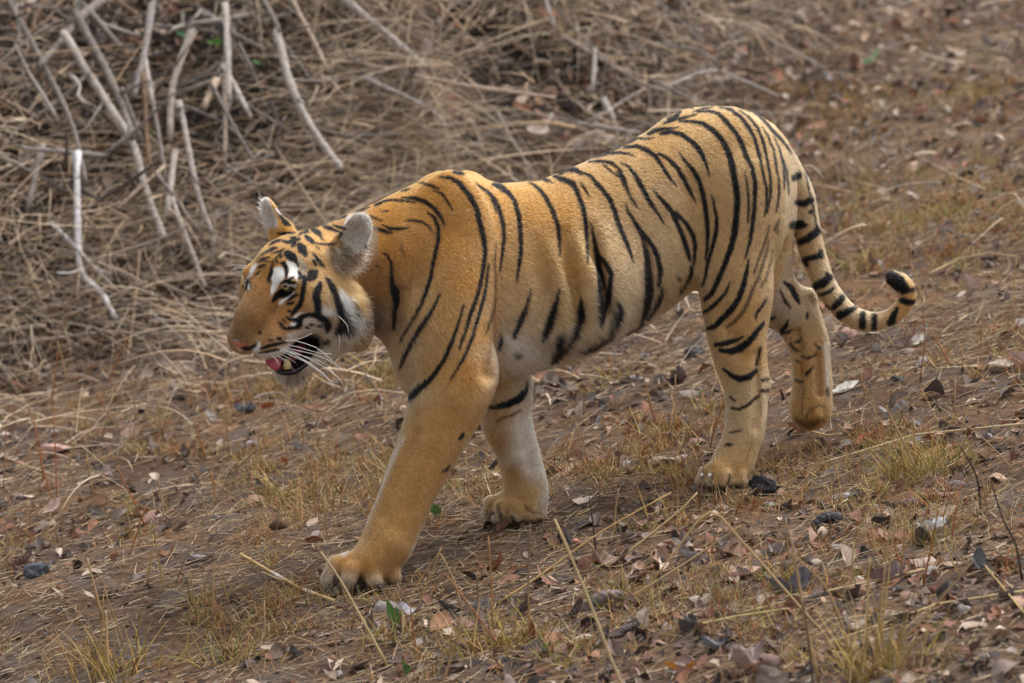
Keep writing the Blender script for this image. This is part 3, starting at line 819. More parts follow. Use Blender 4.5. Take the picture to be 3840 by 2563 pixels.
for k in range(60):
    x, y = rng.uniform(330, 600), rng.uniform(120, 330)
    S('H', f'{x},{y},6 {x - 4},{y + 14},4', DKB, 2, rng.uniform(.3, .8))
for k in range(70):
    x = rng.uniform(650, 1000); y = 1310 + rng.uniform(0, 90) - abs(x - 760) * .15
    S('H', f'{x},{y},5 {x + rng.uniform(-6, 6)},{y + 26},4', BLK, 2, rng.uniform(.4, .9))
for k in range(150):      # ticking on the brow and muzzle
    x, y = rng.uniform(120, 620), rng.uniform(180, 980)
    S('H', f'{x},{y},7 {x + rng.uniform(-8, 8)},{y - rng.uniform(8, 22)},4', DKB if k % 3 else lin(206, 166, 110), 2, rng.uniform(.15, .45))
for k in range(60):       # streaked hair in the cups of the ears
    x, y = rng.uniform(1380, 1760), rng.uniform(790, 1060)
    S('G', f'{x},{y},10 {x + rng.uniform(20, 70)},{y + rng.uniform(-10, 70)},5', (lin(224, 212, 190), lin(40, 32, 28), lin(74, 58, 46))[k % 3], 3, rng.uniform(.4, .9))
for k in range(46):
    x, y = rng.uniform(1600, 1860), rng.uniform(400, 720)
    S('G', f'{x},{y},7 {x + rng.uniform(20, 70)},{y - rng.uniform(-30, 60)},4', (lin(240, 236, 230), lin(130, 120, 110))[k % 2], 3, rng.uniform(.3, .7))
for k in range(24):
    x, y = rng.uniform(460, 600), rng.uniform(220, 520)
    S('G', f'{x},{y},7 {x + rng.uniform(-50, 40)},{y + rng.uniform(-30, 30)},4', (lin(236, 232, 226), lin(110, 96, 84))[k % 2], 3, rng.uniform(.3, .7))
# bare skin: mouth, lips, nose leather, nostril, eye rims
MOUTH = '480,1135 620,1120 720,1090 800,1000 850,930 960,865 1080,845 1160,880 1175,950 1130,1050 1060,1140 980,1225 900,1290 820,1312 740,1312 660,1292 560,1250'
Pl('H', MOUTH, lin(30, 22, 22), 4, 1, 1.0)
NOSE = '78,885 150,908 200,935 260,948 312,972 300,1015 240,1025 180,995 118,955'
Pl('H', NOSE, LPK, 3, 1, 1.0)
S('H', '235,1000,30 280,1000,50 330,995,44 380,965,40 400,945,20', lin(26, 18, 18), 3, 1, 1.0)
Pl('G', '690,1450 730,1370 775,1318 860,1315 915,1340 895,1410 825,1445 740,1465', BLK, 3, 1, 1.0)

HMI = np.linalg.inv(HM)
def head_local(v): return (np.asarray(v) - HO) @ HMI.T
def coat_at(v, what='rgb'):
    v = np.asarray(v, float); L = head_local(v)
    wh = smooth01((L[:, 1] + .170) / .04) * (np.abs(L[:, 0]) < .23) * (np.abs(L[:, 2]) < .28) * smooth01((np.interp(v[:, 1], [900, 990, 1030, 1120, 1200, 1290], [1425, 1425, 1350, 1368, 1366, 1330]) - v[:, 0]) / 14)
    wh *= 1 - ((L[:, 1] < -.045) & (v[:, 1] < 1000) & (v[:, 0] > 1150) & (L[:, 2] < .085) & (L[:, 0] < .085))
    isf = (v[:, 2] > -60) & (v[:, 1] > 1400) & (v[:, 0] > 1780) & (v[:, 0] < 2090)
    isf |= (v[:, 2] > 400) & (v[:, 0] > 2780) & (v[:, 1] > 930) & (v[:, 1] - 1010 > (v[:, 0] - 3005) * 1.55)
    a = body.at(v[:, 0], v[:, 1], what)
    b = head.at(v[:, 0], v[:, 1], what)
    if what == 'rgb': wh = wh[:, None]
    a = a * (1 - wh) + b * wh
    if isf.any(): a[isf] = far.at(v[isf, 0], v[isf, 1], what)
    return a
# ------------------------------------------------------------------ the tiger as an object, its fur and its other parts
def coat_mat():
    m = mat_attr('tiger skin', rough=0.75, spec=0.12, noise=120, mottled=0.12, bump=0.15)
    return m
tiger_me = mesh_from('tiger', TW, TQ, coat_mat(), cols=coat_at(TV) * 0.9)
org = np.array([_pw[:, 0].mean(), _pw[:, 1].mean(), _pw[:, 2].mean()])
tiger = link('tiger', tiger_me)
tag(tiger, 'orange tiger with black stripes walking down the dusty slope, mouth open', 'tiger')

FLOW = np.array([   # where, which way the hair lies, how long (mm)
 (1400, 860, .95, .25, 14), (1400, 1080, .7, .7, 22), (1330, 1200, .6, .8, 26), (1600, 740, 1, .05, 13), (1550, 950, .75, .65, 15), (1500, 1250, .45, .9, 24), (1540, 1450, .4, .9, 24), (1700, 850, .8, .6, 13), (1720, 1100, .4, .92, 13), (1640, 1400, -.1, 1, 14),
 (1800, 1350, .3, .95, 14), (1650, 1580, -.2, .98, 12), (1560, 1760, -.35, .93, 12), (1480, 1960, -.35, .93, 12), (1340, 2120, -.6, .8, 14), (1440, 2120, -.2, 1, 14), (1270, 2180, -.7, .7, 12),
 (1900, 750, 1, .1, 13), (2000, 950, .95, .35, 13), (1950, 1200, .8, .6, 18), (1950, 1350, .75, .65, 34), (2150, 1330, .8, .6, 38), (2350, 1220, .75, .65, 40), (2200, 700, 1, .0, 13), (2250, 1000, .92, .4, 14), (2450, 560, .95, .0, 13), (2450, 900, .85, .5, 14), (2500, 1130, .6, .8, 30),
 (2650, 480, .95, .3, 13), (2850, 520, .7, .7, 13), (2920, 700, .2, .98, 13), (2700, 760, .55, .85, 13), (2800, 950, .2, .98, 13), (2640, 1020, .2, 1, 18), (2740, 1150, .05, 1, 14), (2780, 1350, .1, 1, 13), (2790, 1560, -.1, 1, 12), (2740, 1720, -.4, .9, 12), (2650, 1790, -.8, .5, 10), (2770, 1800, -.1, 1, 12),
 (1920, 1470, .3, .95, 16), (1930, 1650, .2, .98, 13), (1990, 1800, .2, .98, 13), (1900, 1910, -.6, .8, 14), (2030, 1920, .4, .9, 14), (2900, 1120, .6, .8, 14), (3030, 1250, .2, 1, 13), (3050, 1500, .05, 1, 13),
 (3000, 700, .15, 1, 16), (3030, 900, .2, .98, 16), (3110, 1100, .5, .85, 16), (3230, 1204, .95, .25, 16), (3340, 1190, .9, -.4, 16), (3404, 1110, -.1, -1, 18), (3350, 1045, -.9, -.5, 20),
 (900, 1250, .35, -.93, 4), (960, 1120, .35, -.93, 5), (1075, 1093, .5, -.3, 2.5), (1050, 1110, .3, -.5, 2.5), (1100, 1085, .8, -.2, 3), (930, 1060, -.3, -.5, 3), (1000, 1010, .45, -.9, 8), (1080, 900, .75, -.65, 10), (1180, 850, .95, -.2, 12), (1000, 1220, .9, -.3, 6), (960, 1300, .95, .25, 8), (1060, 1290, .9, .4, 9), (1100, 1160, .9, .3, 10), (1180, 1080, .85, .5, 14), (1250, 1150, .65, .75, 30), (1310, 1230, .6, .8, 34), (1320, 1100, .5, .85, 26), (1200, 1250, .7, .7, 20),
 (1080, 1420, .3, .95, 20), (1160, 1360, .6, .8, 18), (970, 880, -.3, -.8, 16), (960, 950, -.6, .2, 16), (1280, 960, .7, .6, 15), (1240, 1000, .4, .9, 18), (1350, 880, .5, -.6, 8), (1385, 880, .1, -.9, 6), (1310, 860, .4, -.7, 8), (1010, 800, -.2, -.7, 8), (1370, 800, .5, -.7, 9)], float)

def flow_at(x, y):
    out = np.zeros((len(x), 3)); ws = np.zeros(len(x))
    for p in FLOW:
        w = 1.0 / ((x - p[0]) ** 2 + (y - p[1]) ** 2 + 1200) ** 1.5
        out += w[:, None] * np.array([p[2], p[3], p[4]]); ws += w
    return out / ws[:, None]

def grow(N):
    v, q = TV, TQ
    w4 = TW[q]
    fa = 0.5 * np.linalg.norm(np.cross(w4[:, 2] - w4[:, 0], w4[:, 3] - w4[:, 1]), axis=1)
    cen = TV[q].mean(1)
    wn_ = vn_w[q].mean(1)
    facing = -(wn_ @ FWD)
    wt = fa * np.where(facing > -0.25, 1.0, 0.22)
    L = head_local(cen)
    wt *= np.where((L[:, 1] > -.11) & (cen[:, 0] < 1420), 1.5, 1.0)
    fi = rng.choice(len(q), N, p=wt / wt.sum())
    s, t = rng.random(N)[:, None], rng.random(N)[:, None]
    def mixq(a):
        b = a[q[fi]]
        return (b[:, 0] * (1 - s) + b[:, 1] * s) * (1 - t) + (b[:, 3] * (1 - s) + b[:, 2] * s) * t
    pv, pw_, nw = mixq(TV), mixq(TW), mixq(vn_w)
    bare = coat_at(pv, 'bare')
    keep = rng.random(N) > bare * 1.3
    pv, pw_, nw = pv[keep], pw_[keep], nw[keep]
    nw /= np.linalg.norm(nw, axis=1, keepdims=True)
    fl = flow_at(pv[:, 0], pv[:, 1])
    ln = fl[:, 2] / 1000 * rng.uniform(.5, 1.0, len(pv)) * np.where(fl[:, 2] > 18, 1, .72)
    yaw = np.where(pv[:, 0] < 1420, -.2, TAN)
    d = fl[:, 0:1] * (RGT + yaw[:, None] * FWD) - fl[:, 1:2] * UPV + rng.normal(0, .16, (len(pv), 3))
    clump = np.stack([vnoise(pv[:, 0] / 16, pv[:, 1] / 16, k) for k in (61, 62, 63)], 1) * 0.55
    d = d + clump
    d -= nw * (d * nw).sum(1, keepdims=True)
    d /= np.linalg.norm(d, axis=1, keepdims=True) + 1e-9
    lift = rng.uniform(.12, .42, len(pv))[:, None]
    p0 = pw_ - nw * .001
    p1 = pw_ + ln[:, None] * (.5 * d + .75 * lift * nw * .7)
    p2 = pw_ + ln[:, None] * (.98 * d + lift * nw * .7) + np.array([0, 0, -1]) * (ln[:, None] * .06)
    P = np.stack([p0, p1, p2], 1)
    mv = p1 - pw_; sh = np.stack([mv @ RGT, -(mv @ UPV), mv @ FWD], 1) * PPM
    col = coat_at(pv + sh * 0.85 + rng.normal(0, 2.2, sh.shape) * [1, 1, 0])             # a hair carries the colour of the mark it lies over
    g = rng.uniform(.80, 1.16, len(pv))
    guard = rng.random(len(pv)) < .16                       # coarser, paler or darker guard hairs
    g = np.where(guard, rng.uniform(.5, 1.5, len(pv)), g)
    col = col * g[:, None]
    HGUARD.append(guard)
    return P, col, ln

HGUARD = []
vn_w = vnormals(TW, TQ)
# outward check
if ((TW - TW.mean(0)) * vn_w).sum() < 0: vn_w = -vn_w
HP, HCOL, HLEN = grow(420000)
def ear_hair(N, poly_txt, cols, ln, dirs):
    """long loose hairs that fill the cups of the ears"""
    a = parse('G', poly_txt)[:, :2]; c = a.mean(0)
    out = []
    cand = np.where((TV[:, 0] > a[:, 0].min()) & (TV[:, 0] < a[:, 0].max()) & (TV[:, 1] > a[:, 1].min()) & (TV[:, 1] < a[:, 1].max()) & (-(vn_w @ FWD) > .1) & (head_local(TV)[:, 1] > -.13))[0]
    X, Y = TV[cand, 0], TV[cand, 1]; ins = np.zeros(len(cand), bool)
    for p, q in zip(a, np.roll(a, -1, 0)):
        cr = (p[1] > Y) != (q[1] > Y)
        with np.errstate(divide='ignore', invalid='ignore'): ins ^= cr & (X < (q[0] - p[0]) * (Y - p[1]) / (q[1] - p[1]) + p[0])
    cand = cand[ins]
    i = rng.choice(cand, N); b = TW[i] + rng.normal(0, .0015, (N, 3)); nn = vn_w[i]
    dd = np.array(dirs)[rng.integers(0, len(dirs), N)] + rng.normal(0, .3, (N, 2))
    d = dd[:, :1] * RGT - dd[:, 1:] * UPV; d -= nn * (d * nn).sum(1, keepdims=True) * .7
    d /= np.linalg.norm(d, axis=1, keepdims=True); L = ln * rng.uniform(.5, 1.2, (N, 1))
    P = np.stack([b, b + L * (.5 * d + .28 * nn), b + L * (.95 * d + .25 * nn)], 1)
    if cols is None: return P, coat_at(TV[i]) * rng.uniform(.75, 1.2, (N, 1))
    return P, np.array([lin(*k) for k in cols])[rng.integers(0, len(cols), N)] * rng.uniform(.8, 1.15, (N, 1))
_ears = [ear_hair(260, '1560,560 1640,430 1800,340 1870,420 1890,560 1860,680 1700,740', [(236, 232, 224), (214, 206, 194), (130, 118, 106)], .022, [(.9, -.5), (.7, .2), (.9, .5)]),
         ear_hair(600, '1400,860 1520,760 1840,760 1830,930 1700,1100 1560,1160 1440,1080', [(226, 212, 186), (190, 160, 116), (70, 56, 46), (216, 204, 186)], .030, [(.9, .6), (.6, .9), (.95, .1)]),
         ear_hair(220, '450,240 520,160 580,230 640,380 640,520 520,520 450,420', [(236, 232, 224), (210, 200, 186), (150, 136, 120)], .018, [(-.8, -.4), (-.7, .5), (.3, .8)]),
         ear_hair(1500, '1600,1380 1780,1380 1850,1700 1800,1960 1560,1960 1520,1700', None, .036, [(.55, .8), (.8, .5), (.3, .9)]),
         ear_hair(500, '740,2370 1000,2330 1060,2470 900,2570 780,2530', [(214, 202, 186), (170, 150, 130), (60, 50, 46)], .026, [(0, 1), (.3, .9), (-.2, .9)])]
HP = np.concatenate([HP] + [e[0] for e in _ears]); HCOL = np.concatenate([HCOL] + [e[1] for e in _ears])
cu = bpy.data.hair_curves.new('fur')
nH = len(HP)
cu.add_curves([3] * nH)
cu.attributes['position'].data.foreach_set('vector', HP.astype(np.float32).ravel())
ra = cu.attributes.get('radius') or cu.attributes.new('radius', 'FLOAT', 'POINT')
rad = np.tile(np.array([.00052, .00040, .00010], np.float32), nH)
gm = np.zeros(nH, bool); gm[:len(HGUARD[0])] = HGUARD[0]
rad = rad * np.repeat(np.where(gm, 1.9, 1.0), 3).astype(np.float32)
ra.data.foreach_set('value', rad)
ca = cu.attributes.new('Col', 'FLOAT_COLOR', 'CURVE')
c4 = np.ones((nH, 4), np.float32); c4[:, :3] = np.clip(HCOL, 0, 1)
ca.data.foreach_set('color', c4.ravel())
def fur_mat():
    m = bpy.data.materials.new('fur'); m.use_nodes = True; n = m.node_tree.nodes; l = m.node_tree.links
    n.clear()
    out = n.new('ShaderNodeOutputMaterial'); a = n.new('ShaderNodeAttribute'); a.attribute_name = 'Col'
    hb_ = n.new('ShaderNodeBsdfHairPrincipled'); hb_.model = 'CHIANG'; hb_.parametrization = 'COLOR'
    hb_.inputs['IOR'].default_value = 1.38; hb_.inputs['Roughness'].default_value = .5; hb_.inputs['Radial Roughness'].default_value = .55
    l.new(a.outputs['Color'], hb_.inputs['Color']); l.new(hb_.outputs[0], out.inputs[0])
    return m
cu.materials.append(fur_mat())
fur = bpy.data.objects.new('fur', cu); COL.objects.link(fur); fur.parent = tiger

def surf_at(x, y):
    """nearest-to-camera surface point behind a photo pixel, with its normal"""
    d2 = (TV[:, 0] - x) ** 2 + (TV[:, 1] - y) ** 2
    c = np.where(d2 < 10 ** 2)[0]
    i = c[TV[c, 2].argmin()]
    return TW[i], vn_w[i], TV[i]

def px_dir(dx, dy, dz): return dx * RGT - dy * UPV + dz * FWD
def tube(pts, rads, seg=6, closed=True):
    pts = np.asarray(pts, float); n = len(pts); V = []; Fc = []
    for i in range(n):
        t = pts[min(i + 1, n - 1)] - pts[max(i - 1, 0)]; t /= np.linalg.norm(t) + 1e-12
        a = np.cross(t, [0.3, 0.1, 1.0]); a /= np.linalg.norm(a) + 1e-12; b = np.cross(t, a)
        for k in range(seg):
            an = 2 * math.pi * k / seg
            V.append(pts[i] + rads[i] * (a * math.cos(an) + b * math.sin(an)))
    for i in range(n - 1):
        for k in range(seg):
            k2 = (k + 1) % seg
            Fc.append((i * seg + k, i * seg + k2, (i + 1) * seg + k2, (i + 1) * seg + k))
    if closed:
        Fc.append(tuple(range(seg))[::-1]); Fc.append(tuple((n - 1) * seg + k for k in range(seg)))
    return np.array(V), Fc

# eyes: a wet ball with amber iris and small pupil
def eye_mat():
    m, n, l, b = new_mat('eye')
    tc = n.new('ShaderNodeTexCoord'); ln = n.new('ShaderNodeVectorMath'); ln.operation = 'DOT_PRODUCT'
    ln.inputs[1].default_value = (0, 0, 1)
    nm = n.new('ShaderNodeVectorMath'); nm.operation = 'NORMALIZE'
    l.new(tc.outputs['Object'], nm.inputs[0]); l.new(nm.outputs[0], ln.inputs[0])
    cr = n.new('ShaderNodeValToRGB'); e = cr.color_ramp.elements
    e[0].position = .0; e[0].color = (.02, .015, .012, 1); e[1].position = 1; e[1].color = (.004, .004, .004, 1)
    for p, c in ((.80, (.02, .015, .012)), (.82, (.10, .07, .02)), (.86, (.36, .30, .12)), (.955, (.30, .25, .09)), (.965, (.004, .004, .004))):
        x = e.new(p); x.color = (*c, 1)
    l.new(ln.outputs['Value'], cr.inputs[0]); l.new(cr.outputs[0], b.inputs['Base Color'])
    b.inputs['Roughness'].default_value = .06; b.inputs['Coat Weight'].default_value = .6; b.inputs['Coat Roughness'].default_value = .02
    return m
EM = eye_mat()
def ball(name, c, r, look, mat, parent):
    bm = bmesh.new(); bmesh.ops.create_uvsphere(bm, u_segments=28, v_segments=18, radius=r)
    me = bpy.data.meshes.new(name); bm.to_mesh(me); bm.free()
    me.polygons.foreach_set('use_smooth', np.ones(len(me.polygons), bool)); me.materials.append(mat)
    o = link(name, me, parent, c); o.rotation_euler = Vector(look).to_track_quat('Z', 'Y').to_euler(); return o
p, nrm, _ = surf_at(1076, 1092)
ball('eye', p - nrm * .0100, .0180, px_dir(-.30, .10, -1), EM, tiger)
hx = HM @ np.array([-.064, .112, .052]) + HO
ball('eye', unproj(hx)[0] - px_dir(-.6, 0, -.5) * .019, .0165, px_dir(-.9, .1, -.4), EM, tiger)

# nose leather, cut from the face itself and raised a hair
def skin_patch(name, z, txt, mat, lift, zmax):
    pg = parse(z, txt)[:, :2]
    cen = TV[TQ].mean(1); X, Y = cen[:, 0], cen[:, 1]; ins = np.zeros(len(cen), bool)
    for a, b in zip(pg, np.roll(pg, -1, 0)):
        cr = (a[1] > Y) != (b[1] > Y)
        with np.errstate(divide='ignore', invalid='ignore'):
            ins ^= cr & (X < (b[0] - a[0]) * (Y - a[1]) / (b[1] - a[1]) + a[0])
    ins &= cen[:, 2] < zmax
    q = TQ[ins]; u, inv = np.unique(q, return_inverse=True); q = inv.reshape(-1, 4)
    me = mesh_from(name, TW[u] + vn_w[u] * lift, q, mat, cols=coat_at(TV[u]))
    return link(name, me, tiger)
m_nose = mat_attr('nose leather', rough=.38, spec=.4, noise=260, mottled=.25, bump=.5)
skin_patch('nose', 'H', '60,880 150,895 270,930 420,930 420,1000 300,1040 200,1030 100,980', m_nose, .0015, -380)

# tongue, teeth, gums inside the open mouth
def hw(X, Y, Z): return unproj(H(X, Y, Z))[0]
m_tongue = mat_plain('tongue', lin(186, 84, 92), .35, .45); m_tooth = mat_plain('tooth', lin(232, 206, 150), .3, .5)
m_gum = mat_plain('gum', lin(128, 56, 62), .3, .5); m_lip = mat_plain('lip', lin(30, 24, 25), .25, .5)
def tongue():
    V = []; nu, nv = 13, 9
    for i in range(nu):
        t = i / (nu - 1)
        y = -.01 + .135 * t; z = -.112 + .012 * math.sin(t * 2.5) - .018 * max(0, t - .72) / .28
        w = .030 * (1 - .25 * t) * math.sqrt(max(0.02, 1 - max(0, (t - .72) / .285) ** 2))
        for k in range(nv):
            an = 2 * math.pi * k / nv
            V.append(hw(.012 * t + w * math.cos(an), y, z + .006 * math.sin(an) - .004 * (abs(math.cos(an)) < .3)))
    Fc = [(i * nv + k, i * nv + (k + 1) % nv, (i + 1) * nv + (k + 1) % nv, (i + 1) * nv + k) for i in range(nu - 1) for k in range(nv)]
    Fc += [tuple(range(nv))[::-1], tuple((nu - 1) * nv + k for k in range(nv))]
    link('tongue', mesh_from('tongue', V, Fc, m_tongue), tiger)
def ptube(name, pts, rads, mat, seg=8, parent=None):
    V, Fc = tube(unproj(np.array(pts, float)), rads, seg)
    return link(name, mesh_from(name, V, Fc, mat), parent or tiger)
def H2px(x, y, dz):
    """a point drawn at a place on the close-up of the mouth, dz pixels in front of the face's own depth"""
    X, Y = 840 + x / 3.267, 1000 + y / 3.267
    return X, Y, dz
ZM = H(.035, .10, -.12)[2]
def mouth_bits():
    V = []
    # tongue hanging over the lower lip at the front
    pg = [(500, 1110, -8), (560, 1120, -16), (640, 1110, -18), (700, 1110, -8), (712, 1180, -10), (690, 1255, -14), (650, 1285, -16), (590, 1270, -22), (530, 1220, -22), (495, 1170, -16)]
    front = [unproj((840 + a / 3.267, 1000 + b / 3.267, ZM + c * 1.2 - 6))[0] for a, b, c in pg]
    back = [p + FWD * .014 for p in front]; cf = np.mean(front, 0) - FWD * .004; cb = np.mean(back, 0)
    n = len(pg); V = front + back + [cf, cb]
    Fc = [(i, (i + 1) % n, n + (i + 1) % n, n + i) for i in range(n)] + [(2 * n, (i + 1) % n, i) for i in range(n)] + [(2 * n + 1, n + i, n + (i + 1) % n) for i in range(n)]
    me = mesh_from('tongue', V, Fc, m_tongue)
    o = link('tongue', me, tiger); sb = o.modifiers.new('sub', 'SUBSURF'); sb.levels = 2; sb.render_levels = 2
    px = lambda x, y, z: (840 + x / 3.267, 1000 + y / 3.267, ZM + z)
    ptube('tooth', [px(778, 1245, -6), px(775, 1190, -12), px(765, 1150, -14), px(752, 1128, -12)], [.0105, .0098, .0065, .0018], m_tooth, 10)
    ptube('gum', [px(700, 1235, 0), px(770, 1262, -2), px(830, 1215, 4)], [.006, .0075, .005], m_gum, 8)
    ptube('gum', [px(820, 1150, 14), px(880, 1080, 26), px(930, 1010, 36), px(975, 955, 46)], [.010, .012, .012, .008], m_gum, 8)
    ptube('tooth', [px(905, 1120, 24), px(900, 1085, 20)], [.005, .003], m_tooth, 7)
    ptube('tooth', [px(860, 1150, 14), px(853, 1120, 12)], [.004, .002], m_tooth, 7)
    ptube('lip', [px(650, 1285, -6), px(740, 1302, -10), px(840, 1295, -8), px(930, 1250, 0), px(1010, 1180, 12), px(1080, 1100, 26), px(1130, 1010, 40)], [.006, .0075, .008, .008, .008, .007, .005], m_lip, 8)
mouth_bits()

# whiskers and brow bristles
m_wh = mat_plain('whisker', (.82, .80, .74), .4, .4)
WK = ['760,905 840,900 930,885 1010,855 1085,815', '745,915 880,912 1000,945 1120,990 1220,1060 1330,1160 1450,1262', '780,960 900,985 1050,1030 1180,1065 1320,1070', '720,1010 850,1060 1000,1105 1150,1150 1270,1215',
      '740,990 900,1030 1080,1070 1250,1130 1400,1230', '690,1030 820,1090 980,1160 1120,1250 1205,1352', '700,1010 860,1080 1050,1180 1200,1310 1290,1400 1405,1420', '760,1005 930,1080 1120,1170 1290,1270 1400,1360 1472,1460',
      '800,1040 940,1130 1080,1210 1220,1310 1310,1410 1357,1505', '620,1085 700,1140 790,1200 868,1285', '710,1085 790,1120 880,1185', '580,1090 640,1140 680,1205', '640,1090 720,1130 790,1170',
      '1385,595 1450,650 1510,720 1530,820', '1400,820 1420,910 1405,1030']
for k, t in enumerate(WK):
    pts = np.array([[float(c) for c in a.split(',')] for a in t.split()])
    n = len(pts); x0, y0 = 840 + pts[0, 0] / 3.267, 1000 + pts[0, 1] / 3.267
    z0 = surf_at(x0, y0)[2][2] if k != 9 else ZM
    zz = z0 + 2 - np.linspace(0, 1, n) * 34 * min(1, n / 5)
    ptube('whisker', np.c_[840 + pts[:, 0] / 3.267, 1000 + pts[:, 1] / 3.267, zz], np.linspace(.0011, .0005, n), m_wh, 5)
for t in ('340,1075 280,1035 200,1030 120,1025 0,1045', '335,1080 260,1055 170,1050 80,1110', '320,1100 250,1070 180,1065 130,1085', '310,1125 260,1112 190,1125'):
    pts = np.array([[float(c) for c in a.split(',')] for a in t.split()]); n = len(pts)
    z0 = H(-.055, .09, .08)[2]
    ptube('whisker', np.c_[840 + pts[:, 0] / 3.485, 700 + pts[:, 1] / 3.485, np.full(n, z0)], np.linspace(.0009, .0004, n), m_wh, 5)

# claws showing at the toes
m_claw = mat_plain('claw', lin(58, 50, 46), .3, .5); m_pale = mat_plain('pale claw', lin(205, 205, 205), .25, .5)
for (x, y, dx, dy, mt) in ((1336, 2195, 6, 22, m_claw), (1362, 2185, -4, 26, m_claw), (1420, 2195, 4, 18, m_claw), (1240, 2195, -3, 18, m_claw), (2633, 1780, -5, 10, m_pale), (2662, 1781, -4, 10, m_pale), (1845, 1922, -6, 12, m_claw), (1880, 1930, -4, 12, m_claw)):
    pz = surf_at(x, y)[2][2]
    ptube('claw', [(x, y, pz + 3), (x + dx * .6, y + dy * .5, pz - 6), (x + dx, y + dy, pz - 6)], [.0048, .0038, .0008], mt, 7)
# ------------------------------------------------------------------ ground
def axis(lo, hi, step, far_, grow_=1.35):
    c = list(np.arange(lo, hi + 1e-6, step)); st = step
    while c[-1] < far_: st *= grow_; c.append(c[-1] + st)
    st = step
    while c[0] > -far_: st *= grow_; c.insert(0, c[0] - st)
    return np.array(c)
gx, gy = axis(-3.2, 3.4, .026, 260), axis(-2.6, 8.2, .03, 260)
GXX, GYY = np.meshgrid(gx, gy, indexing='ij')
GZZ = ground_z(GXX, GYY)
near_ = (np.abs(GXX) < 3.5) & (np.abs(GYY) < 8.5)
GZZ = GZZ + np.where(near_, .012 * fbm(GXX * 17, GYY * 17, 71, 3), 0)
nx, ny = len(gx), len(gy)
ii = np.arange(nx * ny).reshape(nx, ny)
gq = np.stack([ii[:-1, :-1], ii[1:, :-1], ii[1:, 1:], ii[:-1, 1:]], -1).reshape(-1, 4)

def ground_mat():
    m, n, l, b = new_mat('bare earth')
    tc = n.new('ShaderNodeTexCoord')
    def noise(sc, det=6, ro=.62):
        x = n.new('ShaderNodeTexNoise'); x.inputs['Scale'].default_value = sc; x.inputs['Detail'].default_value = det; x.inputs['Roughness'].default_value = ro
        l.new(tc.outputs['Object'], x.inputs['Vector']); return x.outputs[0]
    def ramp(src, stops):
        r = n.new('ShaderNodeValToRGB'); e = r.color_ramp.elements
        e[0].position, e[0].color = stops[0][0], (*stops[0][1], 1); e[1].position, e[1].color = stops[-1][0], (*stops[-1][1], 1)
        for p, c in stops[1:-1]: x = e.new(p); x.color = (*c, 1)
        l.new(src, r.inputs[0]); return r.outputs[0]
    def mix(f, a, c, mode='MIX'):
        x = n.new('ShaderNodeMix'); x.data_type = 'RGBA'; x.blend_type = mode
        if isinstance(f, float): x.inputs[0].default_value = f
        else: l.new(f, x.inputs[0])
        l.new(a, x.inputs[6]); l.new(c, x.inputs[7]); return x.outputs[2]
    base = ramp(noise(1.6, 6), [(.3, lin(70, 54, 44)), (.5, lin(100, 77, 59)), (.72, lin(136, 104, 76))])
    fine = ramp(noise(38, 8, .75), [(.34, (.30, .28, .28)), (.5, (.95, .95, .95)), (.66, (1.4, 1.34, 1.28))])
    c1 = mix(1.0, base, fine, 'MULTIPLY')
    ash = ramp(noise(5.5, 7, .7), [(.45, (0, 0, 0)), (.62, (1, 1, 1))])
    gry = ramp(noise(60, 6, .8), [(.3, lin(52, 46, 43)), (.7, lin(118, 104, 95))])
    c2 = mix(ash, c1, gry)
    at_ = n.new('ShaderNodeAttribute'); at_.attribute_name = 'Col'      # leaf mould under the brush, darkened to paint the shaded gaps
    mould_shade = ramp(noise(40, 6, .8), [(.3, lin(28, 24, 22)), (.7, lin(60, 51, 45))])
    c2 = mix(at_.outputs['Fac'], c2, mould_shade)
    l.new(c2, b.inputs['Base Color']); b.inputs['Roughness'].default_value = .95; b.inputs['Specular IOR Level'].default_value = .1
    bp = n.new('ShaderNodeBump'); bp.inputs['Strength'].default_value = .8; bp.inputs['Distance'].default_value = .012
    l.new(noise(55, 8, .7), bp.inputs['Height']); l.new(bp.outputs[0], b.inputs['Normal'])
    return m
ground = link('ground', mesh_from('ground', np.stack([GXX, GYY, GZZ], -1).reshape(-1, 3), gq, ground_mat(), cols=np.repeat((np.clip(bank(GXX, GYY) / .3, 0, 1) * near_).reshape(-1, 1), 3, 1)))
tag(ground, kind='structure')

def project(w):
    r = np.asarray(w, float).reshape(-1, 3) - CAM
    d = r @ FWD
    return np.c_[1920 + (r @ RGT) / d * DIST * PPM, 1281.5 - (r @ UPV) / d * DIST * PPM], d
PAWXY = _pw[:, :2]
def strew(n, margin=560, lo=(-3.2, -2.4), hi=(3.4, 8.4), dens=None):
    """n points spread over the ground that the camera can see"""
    out = np.zeros((0, 2))
    while len(out) < n:
        p = rng.uniform(lo, hi, (n * 2, 2))
        z = ground_z(p[:, 0], p[:, 1]); q, _ = project(np.c_[p, z])
        ok = (q[:, 0] > -margin) & (q[:, 0] < 3840 + margin) & (q[:, 1] > -margin) & (q[:, 1] < 2563 + margin * 2)
        for w in PAWXY: ok &= np.hypot(p[:, 0] - w[0], p[:, 1] - w[1]) > .02
        if dens is not None: ok &= rng.random(len(p)) < dens(p[:, 0], p[:, 1], q)
        out = np.vstack([out, p[ok]])
    return out[:n]
def gnormal(x, y):
    e = .05
    nz = np.stack([-(ground_z(x + e, y) - ground_z(x - e, y)) / (2 * e), -(ground_z(x, y + e) - ground_z(x, y - e)) / (2 * e), np.ones_like(x)], 1)
    return nz / np.linalg.norm(nz, axis=1, keepdims=True)
def bankness(x, y): return np.clip(bank(x, y) / .35, 0, 1)
